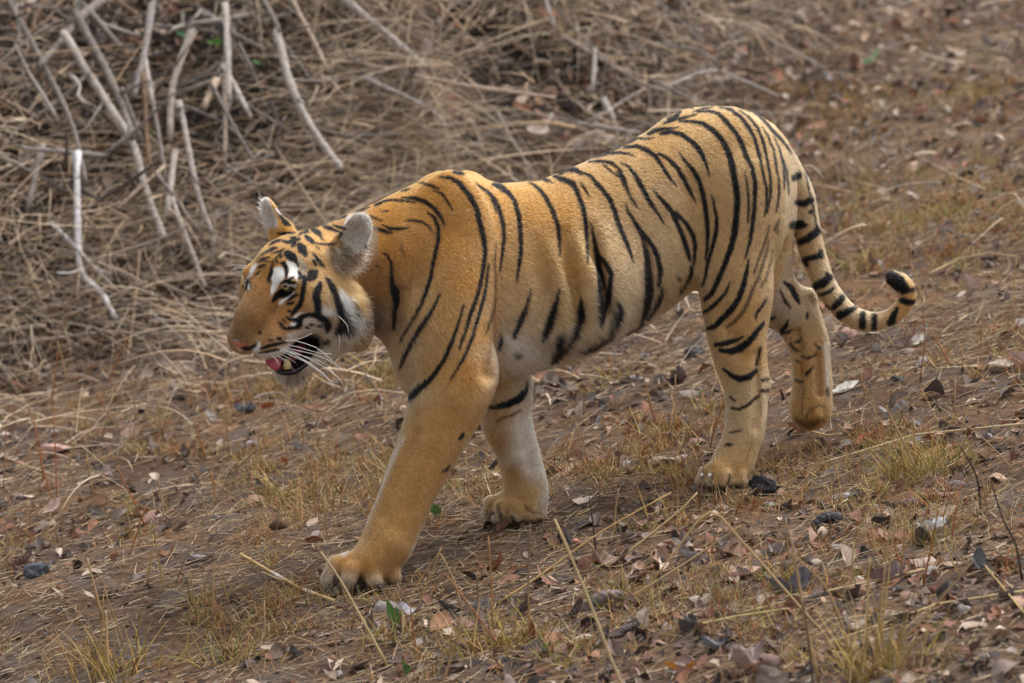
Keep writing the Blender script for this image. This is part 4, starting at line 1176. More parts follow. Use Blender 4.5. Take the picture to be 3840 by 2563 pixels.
def pal(cols, n, jit=.18):
    c = np.array([lin(*k) for k in cols])[rng.integers(0, len(cols), n)]
    return np.clip(c * rng.uniform(1 - jit, 1 + jit, (n, 1)), 0, 1)

# straw: thin three-sided bent stalks, all in one mesh
def stalk_mesh(name, base, dirs, length, width, bend, cols, mat, segs=2, tipcol=None):
    """base Nx3, unit dirs Nx3, length N, width N, bend Nx3 (sideways offset reached at the tip)"""
    N = len(base); k = segs + 1
    side = np.cross(dirs, rng.normal(size=(N, 3))); side /= np.linalg.norm(side, axis=1, keepdims=True) + 1e-9
    up2 = np.cross(dirs, side)
    ang = np.array([0, 2.094, 4.189])
    V = np.zeros((N, k, 3, 3)); C = np.zeros((N, k, 3, 3))
    for i in range(k):
        t = i / segs
        c = base + dirs * (length * t)[:, None] + bend * (t * t)
        w = width * (1 - .75 * t) * .5
        for j in range(3):
            V[:, i, j] = c + side * (w * math.cos(ang[j]))[:, None] + up2 * (w * math.sin(ang[j]))[:, None]
            C[:, i, j] = cols if tipcol is None else cols * (1 - t) + tipcol * t
    idx = np.arange(N * k * 3).reshape(N, k, 3)
    Q = []
    for i in range(segs):
        for j in range(3):
            j2 = (j + 1) % 3
            Q.append(np.stack([idx[:, i, j], idx[:, i, j2], idx[:, i + 1, j2], idx[:, i + 1, j]], 1))
    return mesh_from(name, V.reshape(-1, 3), np.concatenate(Q), mat, cols=C.reshape(-1, 3))
M_STRAW = mat_attr('straw', rough=.7, spec=.25, noise=90, mottled=.2)
STRAW = [(196, 172, 138), (176, 152, 122), (150, 130, 108), (208, 188, 156), (132, 114, 96), (118, 102, 90), (184, 152, 110)]
THATCH = [(196, 172, 146), (182, 160, 136), (168, 150, 132), (214, 190, 160), (150, 136, 122), (132, 122, 114), (218, 198, 172), (192, 164, 132)]

p = strew(60000, dens=lambda x, y, q: .35 + .65 * smooth01(fbm(x * 2.1, y * 2.1, 41, 3) * 1.4 + .4))
nrm_ = gnormal(p[:, 0], p[:, 1]); n = len(p)
az = np.where(rng.random(n) < .5, rng.normal(.25, .5, n), rng.uniform(0, 6.283, n))
d = np.stack([np.cos(az), np.sin(az), np.zeros(n)], 1); d -= nrm_ * (d * nrm_).sum(1, keepdims=True); d += nrm_ * np.abs(rng.normal(0, .12, n))[:, None]
d /= np.linalg.norm(d, axis=1, keepdims=True)
L = rng.gamma(2.2, .022, n) + .015
b0 = np.c_[p, ground_z(p[:, 0], p[:, 1])] + nrm_ * rng.uniform(.001, .008, n)[:, None]
tag(link('straw_litter', stalk_mesh('straw_litter', b0, d, L, rng.uniform(.0014, .0036, n), rng.normal(0, .12, (n, 3)) * L[:, None] * [1, 1, .3], pal(STRAW, n), M_STRAW)),
    'short bits of dry straw scattered over the brown earth', kind='stuff')

# thatch: long arching dead grass heaped over the bank
p = strew(21000, dens=lambda x, y, q: (.93 * bankness(x, y) + .07 * smooth01((y - .8) / 1.5)) * (.08 + .92 * smooth01(fbm(x * 2.3, y * 2.3, 51, 3) * 2.4 + .5)) * (1 - .7 * smooth01((1250 - q[:, 0]) / 350) * smooth01((1000 - q[:, 1]) / 250)) * (1 - .93 * smooth01((q[:, 0] - 2350) / 500)))
nrm_ = gnormal(p[:, 0], p[:, 1]); n = len(p)
clump_a = 6.283 * (vnoise(p[:, 0] * 1.6, p[:, 1] * 1.6, 8) + .5) * 1.4
az = np.where(rng.random(n) < .6, clump_a + rng.normal(0, .6, n), rng.uniform(0, 6.283, n))
d = np.stack([np.cos(az), np.sin(az), np.zeros(n)], 1) + nrm_ * np.abs(rng.normal(.25, .35, n))[:, None]
d /= np.linalg.norm(d, axis=1, keepdims=True)
L = np.minimum(.09 + rng.gamma(2.0, .085, n), .5)
b0 = np.c_[p, ground_z(p[:, 0], p[:, 1])] + nrm_ * (rng.random(n) ** 2 * .13)[:, None]
bend = rng.normal(0, .30, (n, 3)) * L[:, None] + np.array([0, 0, -1]) * (L * rng.uniform(.1, .6, n))[:, None]
tag(link('dry_thatch', stalk_mesh('dry_thatch', b0, d, L, rng.gamma(2.5, .0015, n) + .0012, bend, pal(THATCH, n), M_STRAW, 5)),
    'tangle of long dead grass heaped over the bank behind the tiger', kind='stuff')

# leaf crumbs: small curled bits, one mesh
LEAFC = [(140, 122, 112), (112, 96, 88), (160, 128, 108), (138, 98, 80), (96, 82, 74), (178, 156, 138), (146, 134, 126), (152, 110, 84), (116, 92, 82), (196, 176, 158)]
M_LEAF = mat_attr('dead leaf', rough=.7, spec=.3, noise=45, mottled=.35, bump=.5, transl=.12)
def leaf_bits(name, p, size, cols, mat, lift=.006):
    N = len(p); nrm_ = gnormal(p[:, 0], p[:, 1])
    nn = nrm_ + rng.normal(0, .45, (N, 3)); nn /= np.linalg.norm(nn, axis=1, keepdims=True)
    a = np.cross(nn, rng.normal(size=(N, 3))); a /= np.linalg.norm(a, axis=1, keepdims=True); b = np.cross(nn, a)
    V = np.zeros((N, 4, 3, 3)); curl = rng.normal(0, .5, N); curl2 = rng.normal(.25, .35, N)
    prof = np.array([.25, 1, .85, .12])
    for i in range(4):
        t = i / 3 - .5
        for j in range(3):
            s_ = (j - 1) * .33 * prof[i] * rng.uniform(.7, 1.25, N)
            h = curl * t * t + curl2 * np.abs(s_) * 1.4 + rng.normal(0, .05, N)
            V[:, i, j] = (a * t + b * s_[:, None] + nn * h[:, None]) * size[:, None]
    zmin = (V * [0, 0, 1]).sum(-1).reshape(N, -1).min(1)
    V += (np.c_[p, ground_z(p[:, 0], p[:, 1]) + lift * .3 - zmin * .75])[:, None, None]
    idx = np.arange(N * 12).reshape(N, 4, 3); Q = []
    for i in range(3):
        for j in range(2): Q.append(np.stack([idx[:, i, j], idx[:, i, j + 1], idx[:, i + 1, j + 1], idx[:, i + 1, j]], 1))
    return mesh_from(name, V.reshape(-1, 3), np.concatenate(Q), mat, cols=np.repeat(cols, 12, 0))
def leafdens(x, y, q):
    return np.clip(.26 + .8 * fbm(x * 1.5, y * 1.5, 91, 3) + .35 * smooth01((q[:, 1] - 1500) / 900) * smooth01((q[:, 0] - 1400) / 1500) + .42 * smooth01((1000 - q[:, 1]) / 400), .03, 1)
p = strew(21000, dens=leafdens)
tag(link('leaf_litter', leaf_bits('leaf_litter', p, rng.gamma(3, .0075, len(p)) + .006, pal(LEAFC + [(84, 72, 66), (66, 56, 51), (104, 86, 74), (60, 52, 48), (120, 82, 64)], len(p)), M_LEAF)), 'small broken dead leaves littering the earth', kind='stuff')

# crumbs of earth and grit
p = strew(8500); n = len(p)
oc = np.array([[1, 0, 0], [-1, 0, 0], [0, 1, 0], [0, -1, 0], [0, 0, 1], [0, 0, -1]], float)
V = oc[None] * (rng.gamma(1.8, .0022, n)[:, None, None] + .0015) * rng.uniform(.5, 1.4, (n, 6, 1)) + np.c_[p, ground_z(p[:, 0], p[:, 1]) + .002][:, None]
f8 = np.array([[0, 2, 4], [2, 1, 4], [1, 3, 4], [3, 0, 4], [2, 0, 5], [1, 2, 5], [3, 1, 5], [0, 3, 5]])
tag(link('earth_crumbs', mesh_from('earth_crumbs', V.reshape(-1, 3), (np.arange(n)[:, None, None] * 6 + f8).reshape(-1, 3), mat_attr('crumb', rough=.95), cols=np.repeat(pal([(120, 92, 68), (96, 76, 60), (140, 110, 84), (70, 60, 54), (110, 104, 100)], n), 6, 0))),
    'crumbs of dry earth and grit', kind='stuff')
# low reddish and yellow-green ground cover
p = strew(1900, lo=(-3.0, -2.4), hi=(3.3, 5.5), dens=lambda x, y, q: smooth01(fbm(x * 1.9, y * 1.9, 23, 3) * 1.6 + .25) * (1 - .85 * bankness(x, y)))
p = np.repeat(p, 14, 0) + rng.normal(0, .018, (len(p) * 14, 2)); n = len(p)
d = np.stack([rng.normal(0, .55, n), rng.normal(0, .55, n), rng.uniform(.5, 1.2, n)], 1); d /= np.linalg.norm(d, axis=1, keepdims=True)
L = .010 + rng.gamma(2, .012, n)
cc = pal([(164, 112, 76), (176, 142, 92), (146, 94, 66), (172, 152, 100), (188, 150, 96), (136, 126, 76), (186, 166, 128)], n)
tag(link('ground_cover', stalk_mesh('ground_cover', np.c_[p, ground_z(p[:, 0], p[:, 1])], d, L, rng.uniform(.002, .0045, n), rng.normal(0, .3, (n, 3)) * L[:, None], cc, M_STRAW)),
    'low rusty and yellow seedlings and grass shoots', kind='stuff')
# ------------------------------------------------------------------ sticks and poles lying in the brush of the bank
M_WOOD = mat_attr('weathered wood', rough=.85, spec=.15, noise=60, mottled=.55, bump=.9, objcol=True)
ZS = {'1': (0, 0, 1.7423), '2': (1200, 0, 1.7423), '3': (2500, 0, 1.7425), '4': (0, 900, 1.7423)}
def stick_mesh(pts, r, seg=9, taper=.7):
    P = np.array(pts); n = len(P); E = np.vstack([2 * P[0] - P[1], P, 2 * P[-1] - P[-2]]); out = []
    for i in range(n - 1):
        a, b, c, d = E[i:i + 4]
        for t in (0, .25, .5, .75): out.append(.5 * (2 * b + (c - a) * t + (2 * a - 5 * b + 4 * c - d) * t * t + (3 * b - a - 3 * c + d) * t ** 3))
    out = np.array(out + [P[-1]]); m = len(out)
    rr = r * np.linspace(1, taper, m) * (1 + .035 * rng.normal(size=m))
    k = rng.integers(1, max(2, m - 1)); rr[k] *= 1.16                    # a node
    out[1:-1] += rng.normal(0, r * .05, (m - 2, 3))
    return tube(out, rr, seg)
def add_stick(z, txt, w, label, rgb=(176, 164, 152), taper=.75, lift=1.6, name='stick', group=None, cat='stick'):
    ox, oy, s = ZS[z]
    q = np.array([[float(c) for c in a.split(',')] for a in txt.split()]); q[:, 0] = ox + q[:, 0] / s; q[:, 1] = oy + q[:, 1] / s
    g = px_to_ground(q[:, 0], q[:, 1]); dist = np.linalg.norm(g - CAM, axis=1)
    r = .78 * w / s / PPM / 2 * dist.mean() / DIST
    if len(g) > 2:                                   # keep the pole nearly straight: fit its depth
        t = np.linspace(0, 1, len(g)); dist = np.polyval(np.polyfit(t, dist, 1), t) * .5 + np.minimum(dist, np.polyval(np.polyfit(t, dist, 1), t)) * .5
    pts = CAM + (g - CAM) / np.linalg.norm(g - CAM, axis=1, keepdims=True) * (dist - r * lift - .20 * bankness(g[:, 0], g[:, 1]) - .02)[:, None]
    pts[0] += (pts[0] - pts[1]) / np.linalg.norm(pts[0] - pts[1]) * rng.uniform(.05, .16)      # the upper end runs on into the brush
    base = pts.mean(0); V, Fc = stick_mesh(pts - base, r, 9, taper)
    if len(pts) >= 3 and r > .011:                          # a side twig or two
        for kk in range(2 if len(pts) > 3 else 1):
            f = rng.uniform(.25, .75); a0 = pts[0] - base + (pts[-1] - pts[0]) * f; i0 = int(f * (len(pts) - 1)); a0 = (pts[i0] * (1 - (f * (len(pts) - 1) - i0)) + pts[i0 + 1] * (f * (len(pts) - 1) - i0)) - base
            ax_ = (pts[-1] - pts[0]); LL = np.linalg.norm(ax_); dv = ax_ / LL * .7 + rng.normal(0, .5, 3); dv /= np.linalg.norm(dv)
            tl = LL * rng.uniform(.18, .34); tp = np.array([a0, a0 + dv * tl * .5 + rng.normal(0, .012, 3), a0 + dv * tl + rng.normal(0, .02, 3)])
            V2, F2 = tube(tp, r * np.array([.42, .32, .16]), 6); Fc = Fc + [tuple(q + len(V) for q in f_) for f_ in F2]; V = np.vstack([V, V2]) if kk else np.vstack([V, V2])
    nb = len(V); V = V + rng.normal(0, r * .07, V.shape) * np.where(np.arange(nb) < nb, 1, 0)[:, None]                 # cracked, weathered surface
    V[:9] += rng.normal(0, r * .3, (9, 3))   # broken ends
    o = link(name, mesh_from(name, V, Fc, M_WOOD), loc=base)
    c = lin(*rgb) * rng.uniform(.9, 1.1); o.color = (*np.clip(c, 0, 1), 1)
    return tag(o, label, cat, group)
PALE, GREY_, BRWN = (168, 158, 149), (128, 118, 111), (112, 90, 72)
G_ = 'poles and sticks lying in the brush on the bank'
for z, t, w, lab, col in (
 ('1', '540,420 700,680 860,930 950,1230 1030,1450 1075,1560', 72, 'longest pale pole slanting down the bank, its thin end near the ground', PALE),
 ('1', '590,270 720,520 830,780 860,900', 74, 'thick grey pole lying close behind the longest pale pole', GREY_),
 ('1', '650,20 520,130 380,300 250,440', 80, 'thick broken stub pointing down to the left, topmost in the brush', GREY_),
 ('1', '180,230 330,510 450,760 520,980 560,1200', 48, 'thin grey pole running parallel to the longest pole on its left', GREY_),
 ('1', '640,140 790,310', 58, 'short cut end of pole above the two thick crossing poles', GREY_),
 ('1', '970,180 940,380 870,640', 62, 'curved grey branch bending left beside the thick poles', (136, 128, 124)),
 ('1', '960,480 1000,690', 52, 'short pale cut stick hanging right of the curved grey branch', PALE),
 ('1', '1210,330 1130,560 1110,920', 70, 'upright grey-brown pole with a square cut lower end', (150, 138, 126)),
 ('1', '940,570 960,900 990,1140', 46, 'upright brown stick beside the cut grey pole', BRWN),
 ('1', '1480,190 1490,400 1500,660', 60, 'upright pale pole with a hollow sawn end', PALE),
 ('1', '1380,600 1330,710', 66, 'short tan stub tilted left under small green leaves', (176, 156, 134)),
 ('1', '1550,600 1640,770', 52, 'short pale stick pointing at a green leaf in the brush', PALE),
 ('1', '1840,330 1900,560 2040,840 2160,1010 2230,1110', 74, 'long pale pole leaning above the tiger\'s far ear, cut end down', PALE),
 ('1', '1720,0 1790,120 1850,300', 44, 'grey stick half buried in pale grass above the long leaning pole', GREY_),
 ('1', '1920,20 2040,250 2140,460', 40, 'slim tan stick high in the straw, right of the leaning pole', (180, 160, 140)),
 ('1', '1010,730 1050,960 1080,1180', 40, 'thin grey stick dropping from the curved branch', GREY_),
 ('1', '1210,860 1260,1120 1320,1350 1390,1530', 54, 'pale stick running down between the longest pole and the tiger\'s far ear', PALE),
 ('1', '1120,1170 1090,1420', 62, 'short flat pale slab standing low beside the longest pole', PALE),
 ('1', '1470,700 1470,1130', 48, 'upright brown-grey stick in shade below the hollow pole', (128, 114, 102)),
 ('1', '1500,770 1640,1020 1720,1050', 30, 'thin bent twig in shade left of the long leaning pole', GREY_),
 ('1', '1640,280 1740,330', 36, 'small grey twig near the top of the leaning pole', GREY_),
 ('1', '1700,740 1910,870', 28, 'thin grey twig crossing towards the long leaning pole', GREY_),
 ('4', '505,-330 510,20 540,220 660,350 760,520', 60, 'bleached split pole curving to the ground at the foot of the bank', (206, 202, 200)),
 ('4', '540,100 740,310', 36, 'bleached splinter lying along the split pole', (190, 184, 178)),
 ('1', '240,1100 180,1370', 60, 'short pale stick tilted left at the edge of the brush', GREY_),
 ('1', '60,0 110,110', 50, 'stub of grey wood in the uppermost corner of the brush', GREY_),
 ('1', '850,720 930,930', 34, 'small cut stick just right of the longest pale pole', GREY_),
 ('1', '600,780 540,870', 24, 'tiny broken twig left of the longest pale pole', GREY_),
 ('1', '870,1270 700,1420', 26, 'thin tan twig crossing the lower part of the longest pole', (176, 156, 134)),
 ('1', '1190,1360 1330,1550', 38, 'grey twig on the ground in front of the tiger\'s far ear', GREY_),
 ('4', '1220,0 1290,180 1340,310', 48, 'pale stick slanting down just ahead of the tiger\'s brow', PALE),
 ('4', '0,600 300,560', 52, 'grey log lying flat at the far end of the bank foot', (146, 132, 118)),
 ('4', '100,680 400,640 620,610', 40, 'grey stick lying flat below the grey log', (140, 124, 112)),
 ('4', '890,320 860,600 830,790', 22, 'slim upright tan twig before the foot of the bank', (176, 150, 124)),
 ('4', '1190,240 1590,210', 24, 'thin grey twig pointing at the tiger\'s eye', (170, 154, 138)),
 ('4', '1000,260 1250,370', 38, 'grey-brown stick lying among straw ahead of the tiger\'s face', (150, 132, 114)),
 ('4', '1090,560 1250,690', 28, 'pale broken stick lying ahead of the tiger\'s nose', PALE),
 ('4', '1150,530 980,520', 18, 'short white twig on the ground ahead of the tiger\'s muzzle', (206, 196, 184)),
 ('4', '660,400 960,270', 26, 'thin tan twig crossing the end of the bleached split pole', (184, 162, 138)),
 ('2', '270,90 430,220 560,330 690,450', 70, 'thick pale branch high in the straw above the tiger\'s neck', PALE),
 ('2', '640,480 590,620', 58, 'brown stub below the thick pale branch', (130, 114, 104)),
 ('2', '440,580 680,690 840,830', 34, 'thin forked grey twig in straw above the tiger\'s shoulders', (176, 168, 164)),
 ('2', '740,520 960,560 1250,600 1540,640', 34, 'long straight tan stick lying in straw above the tiger\'s back', (180, 160, 142)),
 ('2', '1470,0 1540,190', 40, 'grey stick standing at the top above the tiger\'s back', (166, 160, 160)),
 ('2', '1790,440 1780,600', 44, 'short upright pale stub in the straw behind the hips', PALE),
 ('2', '1840,390 2080,530 2260,600', 36, 'brown-grey branch sloping down behind the tiger\'s hips', (150, 136, 124)),
 ('2', '1820,760 2120,580', 30, 'thin grey twig slanting up behind the tiger\'s hips', GREY_),
 ('2', '1850,830 2090,870', 32, 'short grey twig lying just above the dip of the back', (170, 162, 158)),
 ('3', '80,540 280,465 480,520 730,630', 30, 'arching pale branch above the tiger\'s rump', (178, 170, 164)),
 ('3', '0,570 250,690', 28, 'grey branch touching the line of the tiger\'s hips', (150, 142, 138)),
 ('3', '650,740 1020,770', 24, 'thin flat twig behind the root of the tail', (160, 148, 138))):
    add_stick(z, t, w, lab, col, group=G_)

# the countless thinner twigs between them
twp = []
for k in range(8):
    L = 1.0; P = np.array([[t * L, .05 * math.sin(3 * t + k) * (k % 3), .03 * math.cos(4 * t + 2 * k) * (k % 2)] for t in np.linspace(0, 1, 6)])
    P[3:, 1] += rng.normal(0, .03); V, Fc = tube(P, .011 * np.linspace(1, .45, 6) * (1 + .12 * rng.normal(size=6)), 6)
    twp.append(mesh_from('twig', V, Fc, M_WOOD))
MARKS0 = [('the longest pale pole', 480, 500), ('the leaning pole', 1200, 420), ('the thick broken stub', 250, 130), ('the bleached split pole', 340, 1080), ('the hollow pole', 855, 260), ('the cut grey pole', 650, 420), ('the thick pale branch', 1430, 150), ("the tiger's far ear", 1000, 760), ('the grey log', 90, 1240), ('the dip of the back', 2050, 560), ("the tiger's withers", 1650, 560)]
def nearest(marks, px, py, k=0): return sorted(marks, key=lambda m: (px - m[1]) ** 2 + ((py - m[2]) * 1.3) ** 2)[k]
used = set()
def unique(lab, marks, px, py):
    for k in (None, 1, 2, 3, 4, 5):
        t = lab if k is None else f'{lab}, towards {nearest(marks, px, py, k)[0]}'
        if len(t.split()) > 16: t = t.replace(' just ', ' ').replace(' in the brush', '').replace(' well ', ' ').replace(' far ', ' ')
        if len(t.split()) > 16: t = t.replace(' dead leaf', ' leaf').replace('large grey curled', 'large curled')
        if len(t.split()) > 16 and k is not None: continue
        if t not in used: break
    used.add(t); return t
pts = strew(120, margin=-20, dens=lambda x, y, q: bankness(x, y) * np.where((q[:, 0] < 1350) & (q[:, 1] < 1150), 1, .22))
pj, _ = project(np.c_[pts, ground_z(pts[:, 0], pts[:, 1])])
for (x, y), (px, py) in zip(pts, pj):
    k = int(rng.integers(8)); o = link('twig', twp[k], loc=(x, y, float(ground_z(x, y)) + rng.uniform(.04, .16)))
    d = Vector((rng.normal(0, .55), -1 + rng.normal(0, .35), rng.normal(-.55, .45))) if rng.random() < .65 else Vector((rng.normal(), -.4 * rng.random(), rng.normal(0, .4)))
    o.rotation_euler = d.to_track_quat('X', 'Z').to_euler(); ln = rng.uniform(.14, .45); th = rng.uniform(.35, 1.0); o.scale = (ln, th, th)
    cn, c = [('grey', (142, 134, 128)), ('pale', (176, 166, 156)), ('brown', (128, 106, 88)), ('dark', (96, 86, 80))][rng.integers(4)]
    o.color = (*lin(*c), 1); m = nearest(MARKS0, px, py)
    sd = ('right of ' if px > m[1] else 'left of ') if abs(px - m[1]) > abs(py - m[2]) else ('below ' if py > m[2] else 'above ')
    tag(o, unique(f'{"thin" if th < .6 else "stout"} {cn} twig in the brush {sd}{m[0]}', MARKS0, px, py), 'twig', 'twigs caught in the brush of the bank')

# ------------------------------------------------------------------ leaves
def leaf_mesh(name, nu=9, nv=5, curl=.4, bend=.3, wave=.05, width=.42, pointed=1.0, seed=0):
    r = np.random.default_rng(seed)
    V = np.zeros((nu, nv, 3)); ph = r.uniform(0, 6.28, 4)
    for i in range(nu):
        t = i / (nu - 1); w = width * (math.sin(math.pi * min(1, t * .96 + .02)) ** (.75 * pointed)) * (1 + .15 * math.sin(5 * t + ph[0]))
        for j in range(nv):
            s_ = (j / (nv - 1) * 2 - 1)
            a = s_ * curl * 2.2
            x = t - .5
            y = w * .5 * (math.sin(a) / (curl * 2.2) if curl > .02 else s_)
            z = w * .5 * ((1 - math.cos(a)) / (curl * 2.2) if curl > .02 else 0)
            z += wave * math.sin(7 * t + ph[1] + 2 * s_) * abs(s_) + .035 * (abs(s_) - .5) - .012 * math.cos(j * math.pi) * (0 < j < nv - 1)
            b = bend * (t - .5)
            V[i, j] = (x * math.cos(b), y * (1 + r.normal(0, .05)), z + abs(x) * math.sin(abs(b)) * 1.2)
    V[..., 2] -= V[..., 2].min()
    idx = np.arange(nu * nv).reshape(nu, nv)
    Q = np.stack([idx[:-1, :-1], idx[1:, :-1], idx[1:, 1:], idx[:-1, 1:]], -1).reshape(-1, 4)
    me = mesh_from(name, V.reshape(-1, 3), Q, None)
    return me
def leaf_mat():
    m, n, l, b = new_mat('whole dead leaf')
    oi = n.new('ShaderNodeObjectInfo'); tc = n.new('ShaderNodeTexCoord'); sp = n.new('ShaderNodeSeparateXYZ'); l.new(tc.outputs['Object'], sp.inputs[0])
    ab = n.new('ShaderNodeMath'); ab.operation = 'ABSOLUTE'; l.new(sp.outputs['Y'], ab.inputs[0])
    # side veins: run out from the midrib at a slant
    mu = n.new('ShaderNodeMath'); mu.operation = 'MULTIPLY_ADD'; mu.inputs[1].default_value = -.9; l.new(ab.outputs[0], mu.inputs[0]); l.new(sp.outputs['X'], mu.inputs[2])
    sc = n.new('ShaderNodeMath'); sc.operation = 'MULTIPLY'; sc.inputs[1].default_value = 44; l.new(mu.outputs[0], sc.inputs[0])
    sn = n.new('ShaderNodeMath'); sn.operation = 'SINE'; l.new(sc.outputs[0], sn.inputs[0])
    nz = n.new('ShaderNodeTexNoise'); nz.inputs['Scale'].default_value = 7; nz.inputs['Detail'].default_value = 5; l.new(tc.outputs['Object'], nz.inputs['Vector'])
    mr = n.new('ShaderNodeMapRange'); mr.inputs[1].default_value = .3; mr.inputs[2].default_value = .7; mr.inputs[3].default_value = .6; mr.inputs[4].default_value = 1.3; l.new(nz.outputs[0], mr.inputs[0])
    vn = n.new('ShaderNodeMapRange'); vn.inputs[1].default_value = .7; vn.inputs[2].default_value = 1; vn.inputs[3].default_value = 1; vn.inputs[4].default_value = .9; l.new(sn.outputs[0], vn.inputs[0])
    rib = n.new('ShaderNodeMapRange'); rib.inputs[1].default_value = .005; rib.inputs[2].default_value = .02; rib.inputs[3].default_value = 1.3; rib.inputs[4].default_value = 1; l.new(ab.outputs[0], rib.inputs[0])
    m1 = n.new('ShaderNodeMath'); m1.operation = 'MULTIPLY'; l.new(mr.outputs[0], m1.inputs[0]); l.new(vn.outputs[0], m1.inputs[1])
    m2 = n.new('ShaderNodeMath'); m2.operation = 'MULTIPLY'; l.new(m1.outputs[0], m2.inputs[0]); l.new(rib.outputs[0], m2.inputs[1])
    mx = n.new('ShaderNodeMix'); mx.data_type = 'RGBA'; mx.blend_type = 'MULTIPLY'; mx.inputs[0].default_value = 1
    l.new(oi.outputs['Color'], mx.inputs[6]); l.new(m2.outputs[0], mx.inputs[7]); l.new(mx.outputs[2], b.inputs['Base Color'])
    bp = n.new('ShaderNodeBump'); bp.inputs['Strength'].default_value = .22; bp.inputs['Distance'].default_value = .02; l.new(sn.outputs[0], bp.inputs['Height']); l.new(bp.outputs[0], b.inputs['Normal'])
    b.inputs['Roughness'].default_value = .62; b.inputs['Specular IOR Level'].default_value = .35
    tr = n.new('ShaderNodeBsdfTranslucent'); l.new(mx.outputs[2], tr.inputs[0]); ms = n.new('ShaderNodeMixShader'); ms.inputs[0].default_value = .15
    out = [x for x in n if x.type == 'OUTPUT_MATERIAL'][0]
    l.new(b.outputs[0], ms.inputs[1]); l.new(tr.outputs[0], ms.inputs[2]); l.new(ms.outputs[0], out.inputs[0])
    return m
M_WLEAF = leaf_mat()
LSHAPES = {'flat': [leaf_mesh('dead_leaf', curl=.22 + .06 * k, bend=.3, wave=.045, width=.45 + .07 * k, seed=k) for k in range(3)],
           'curled': [leaf_mesh('dead_leaf', curl=.75 + .12 * k, bend=.7, wave=.06, width=.55, seed=10 + k) for k in range(4)],
           'crumpled': [leaf_mesh('dead_leaf', curl=.55, bend=1.0, wave=.16, width=.6, seed=20 + k) for k in range(4)],
           'rolled': [leaf_mesh('dead_leaf', curl=1.35, bend=.4, wave=.04, width=.75, seed=30 + k) for k in range(2)]}
for v in LSHAPES.values():
    for me in v: me.materials.append(M_WLEAF)
def rot_on_ground(x, y, az, tilt=.25, flip=False):
    nz = gnormal(np.array([x]), np.array([y]))[0] + rng.normal(0, tilt, 3) * [1, 1, .3]
    nz /= np.linalg.norm(nz)
    if flip: nz = -nz
    a = np.array([math.cos(az), math.sin(az), 0]); a -= nz * (a @ nz); a /= np.linalg.norm(a); b = np.cross(nz, a)
    return Matrix(((a[0], b[0], nz[0]), (a[1], b[1], nz[1]), (a[2], b[2], nz[2]))).to_euler()
def place_leaf(x, y, size, shape, rgb, label, group=None, az=None, tilt=.25, raise_=.0, width=1.0, name='dead_leaf', cat='leaf', flip=None):
    me = LSHAPES[shape][rng.integers(len(LSHAPES[shape]))]
    fl = (rng.random() < .35) if flip is None else flip
    o = link(name, me, loc=(x, y, float(ground_z(x, y)) + .004 + raise_ + (size * .22 if fl else 0)))
    o.rotation_euler = rot_on_ground(x, y, rng.uniform(0, 6.28) if az is None else az, tilt, fl); o.scale = (size, size * width, size)
    o.color = (*np.clip(lin(*rgb) * rng.uniform(.88, 1.12), 0, 1), 1)
    return tag(o, label, cat, group)
taken = []
def leaf_px(px, py, wpx, shape, rgb, label, az=None, tilt=.2, raise_=0, width=1.0, flip=False, name='dead_leaf'):
    g = px_to_ground(px, py)[0]; taken.append((px, py))
    return place_leaf(g[0], g[1], wpx / PPM * (np.linalg.norm(g - CAM) / DIST), shape, rgb, label, None, az, tilt, raise_, width, name, 'leaf', flip)
S_ = 1.6347
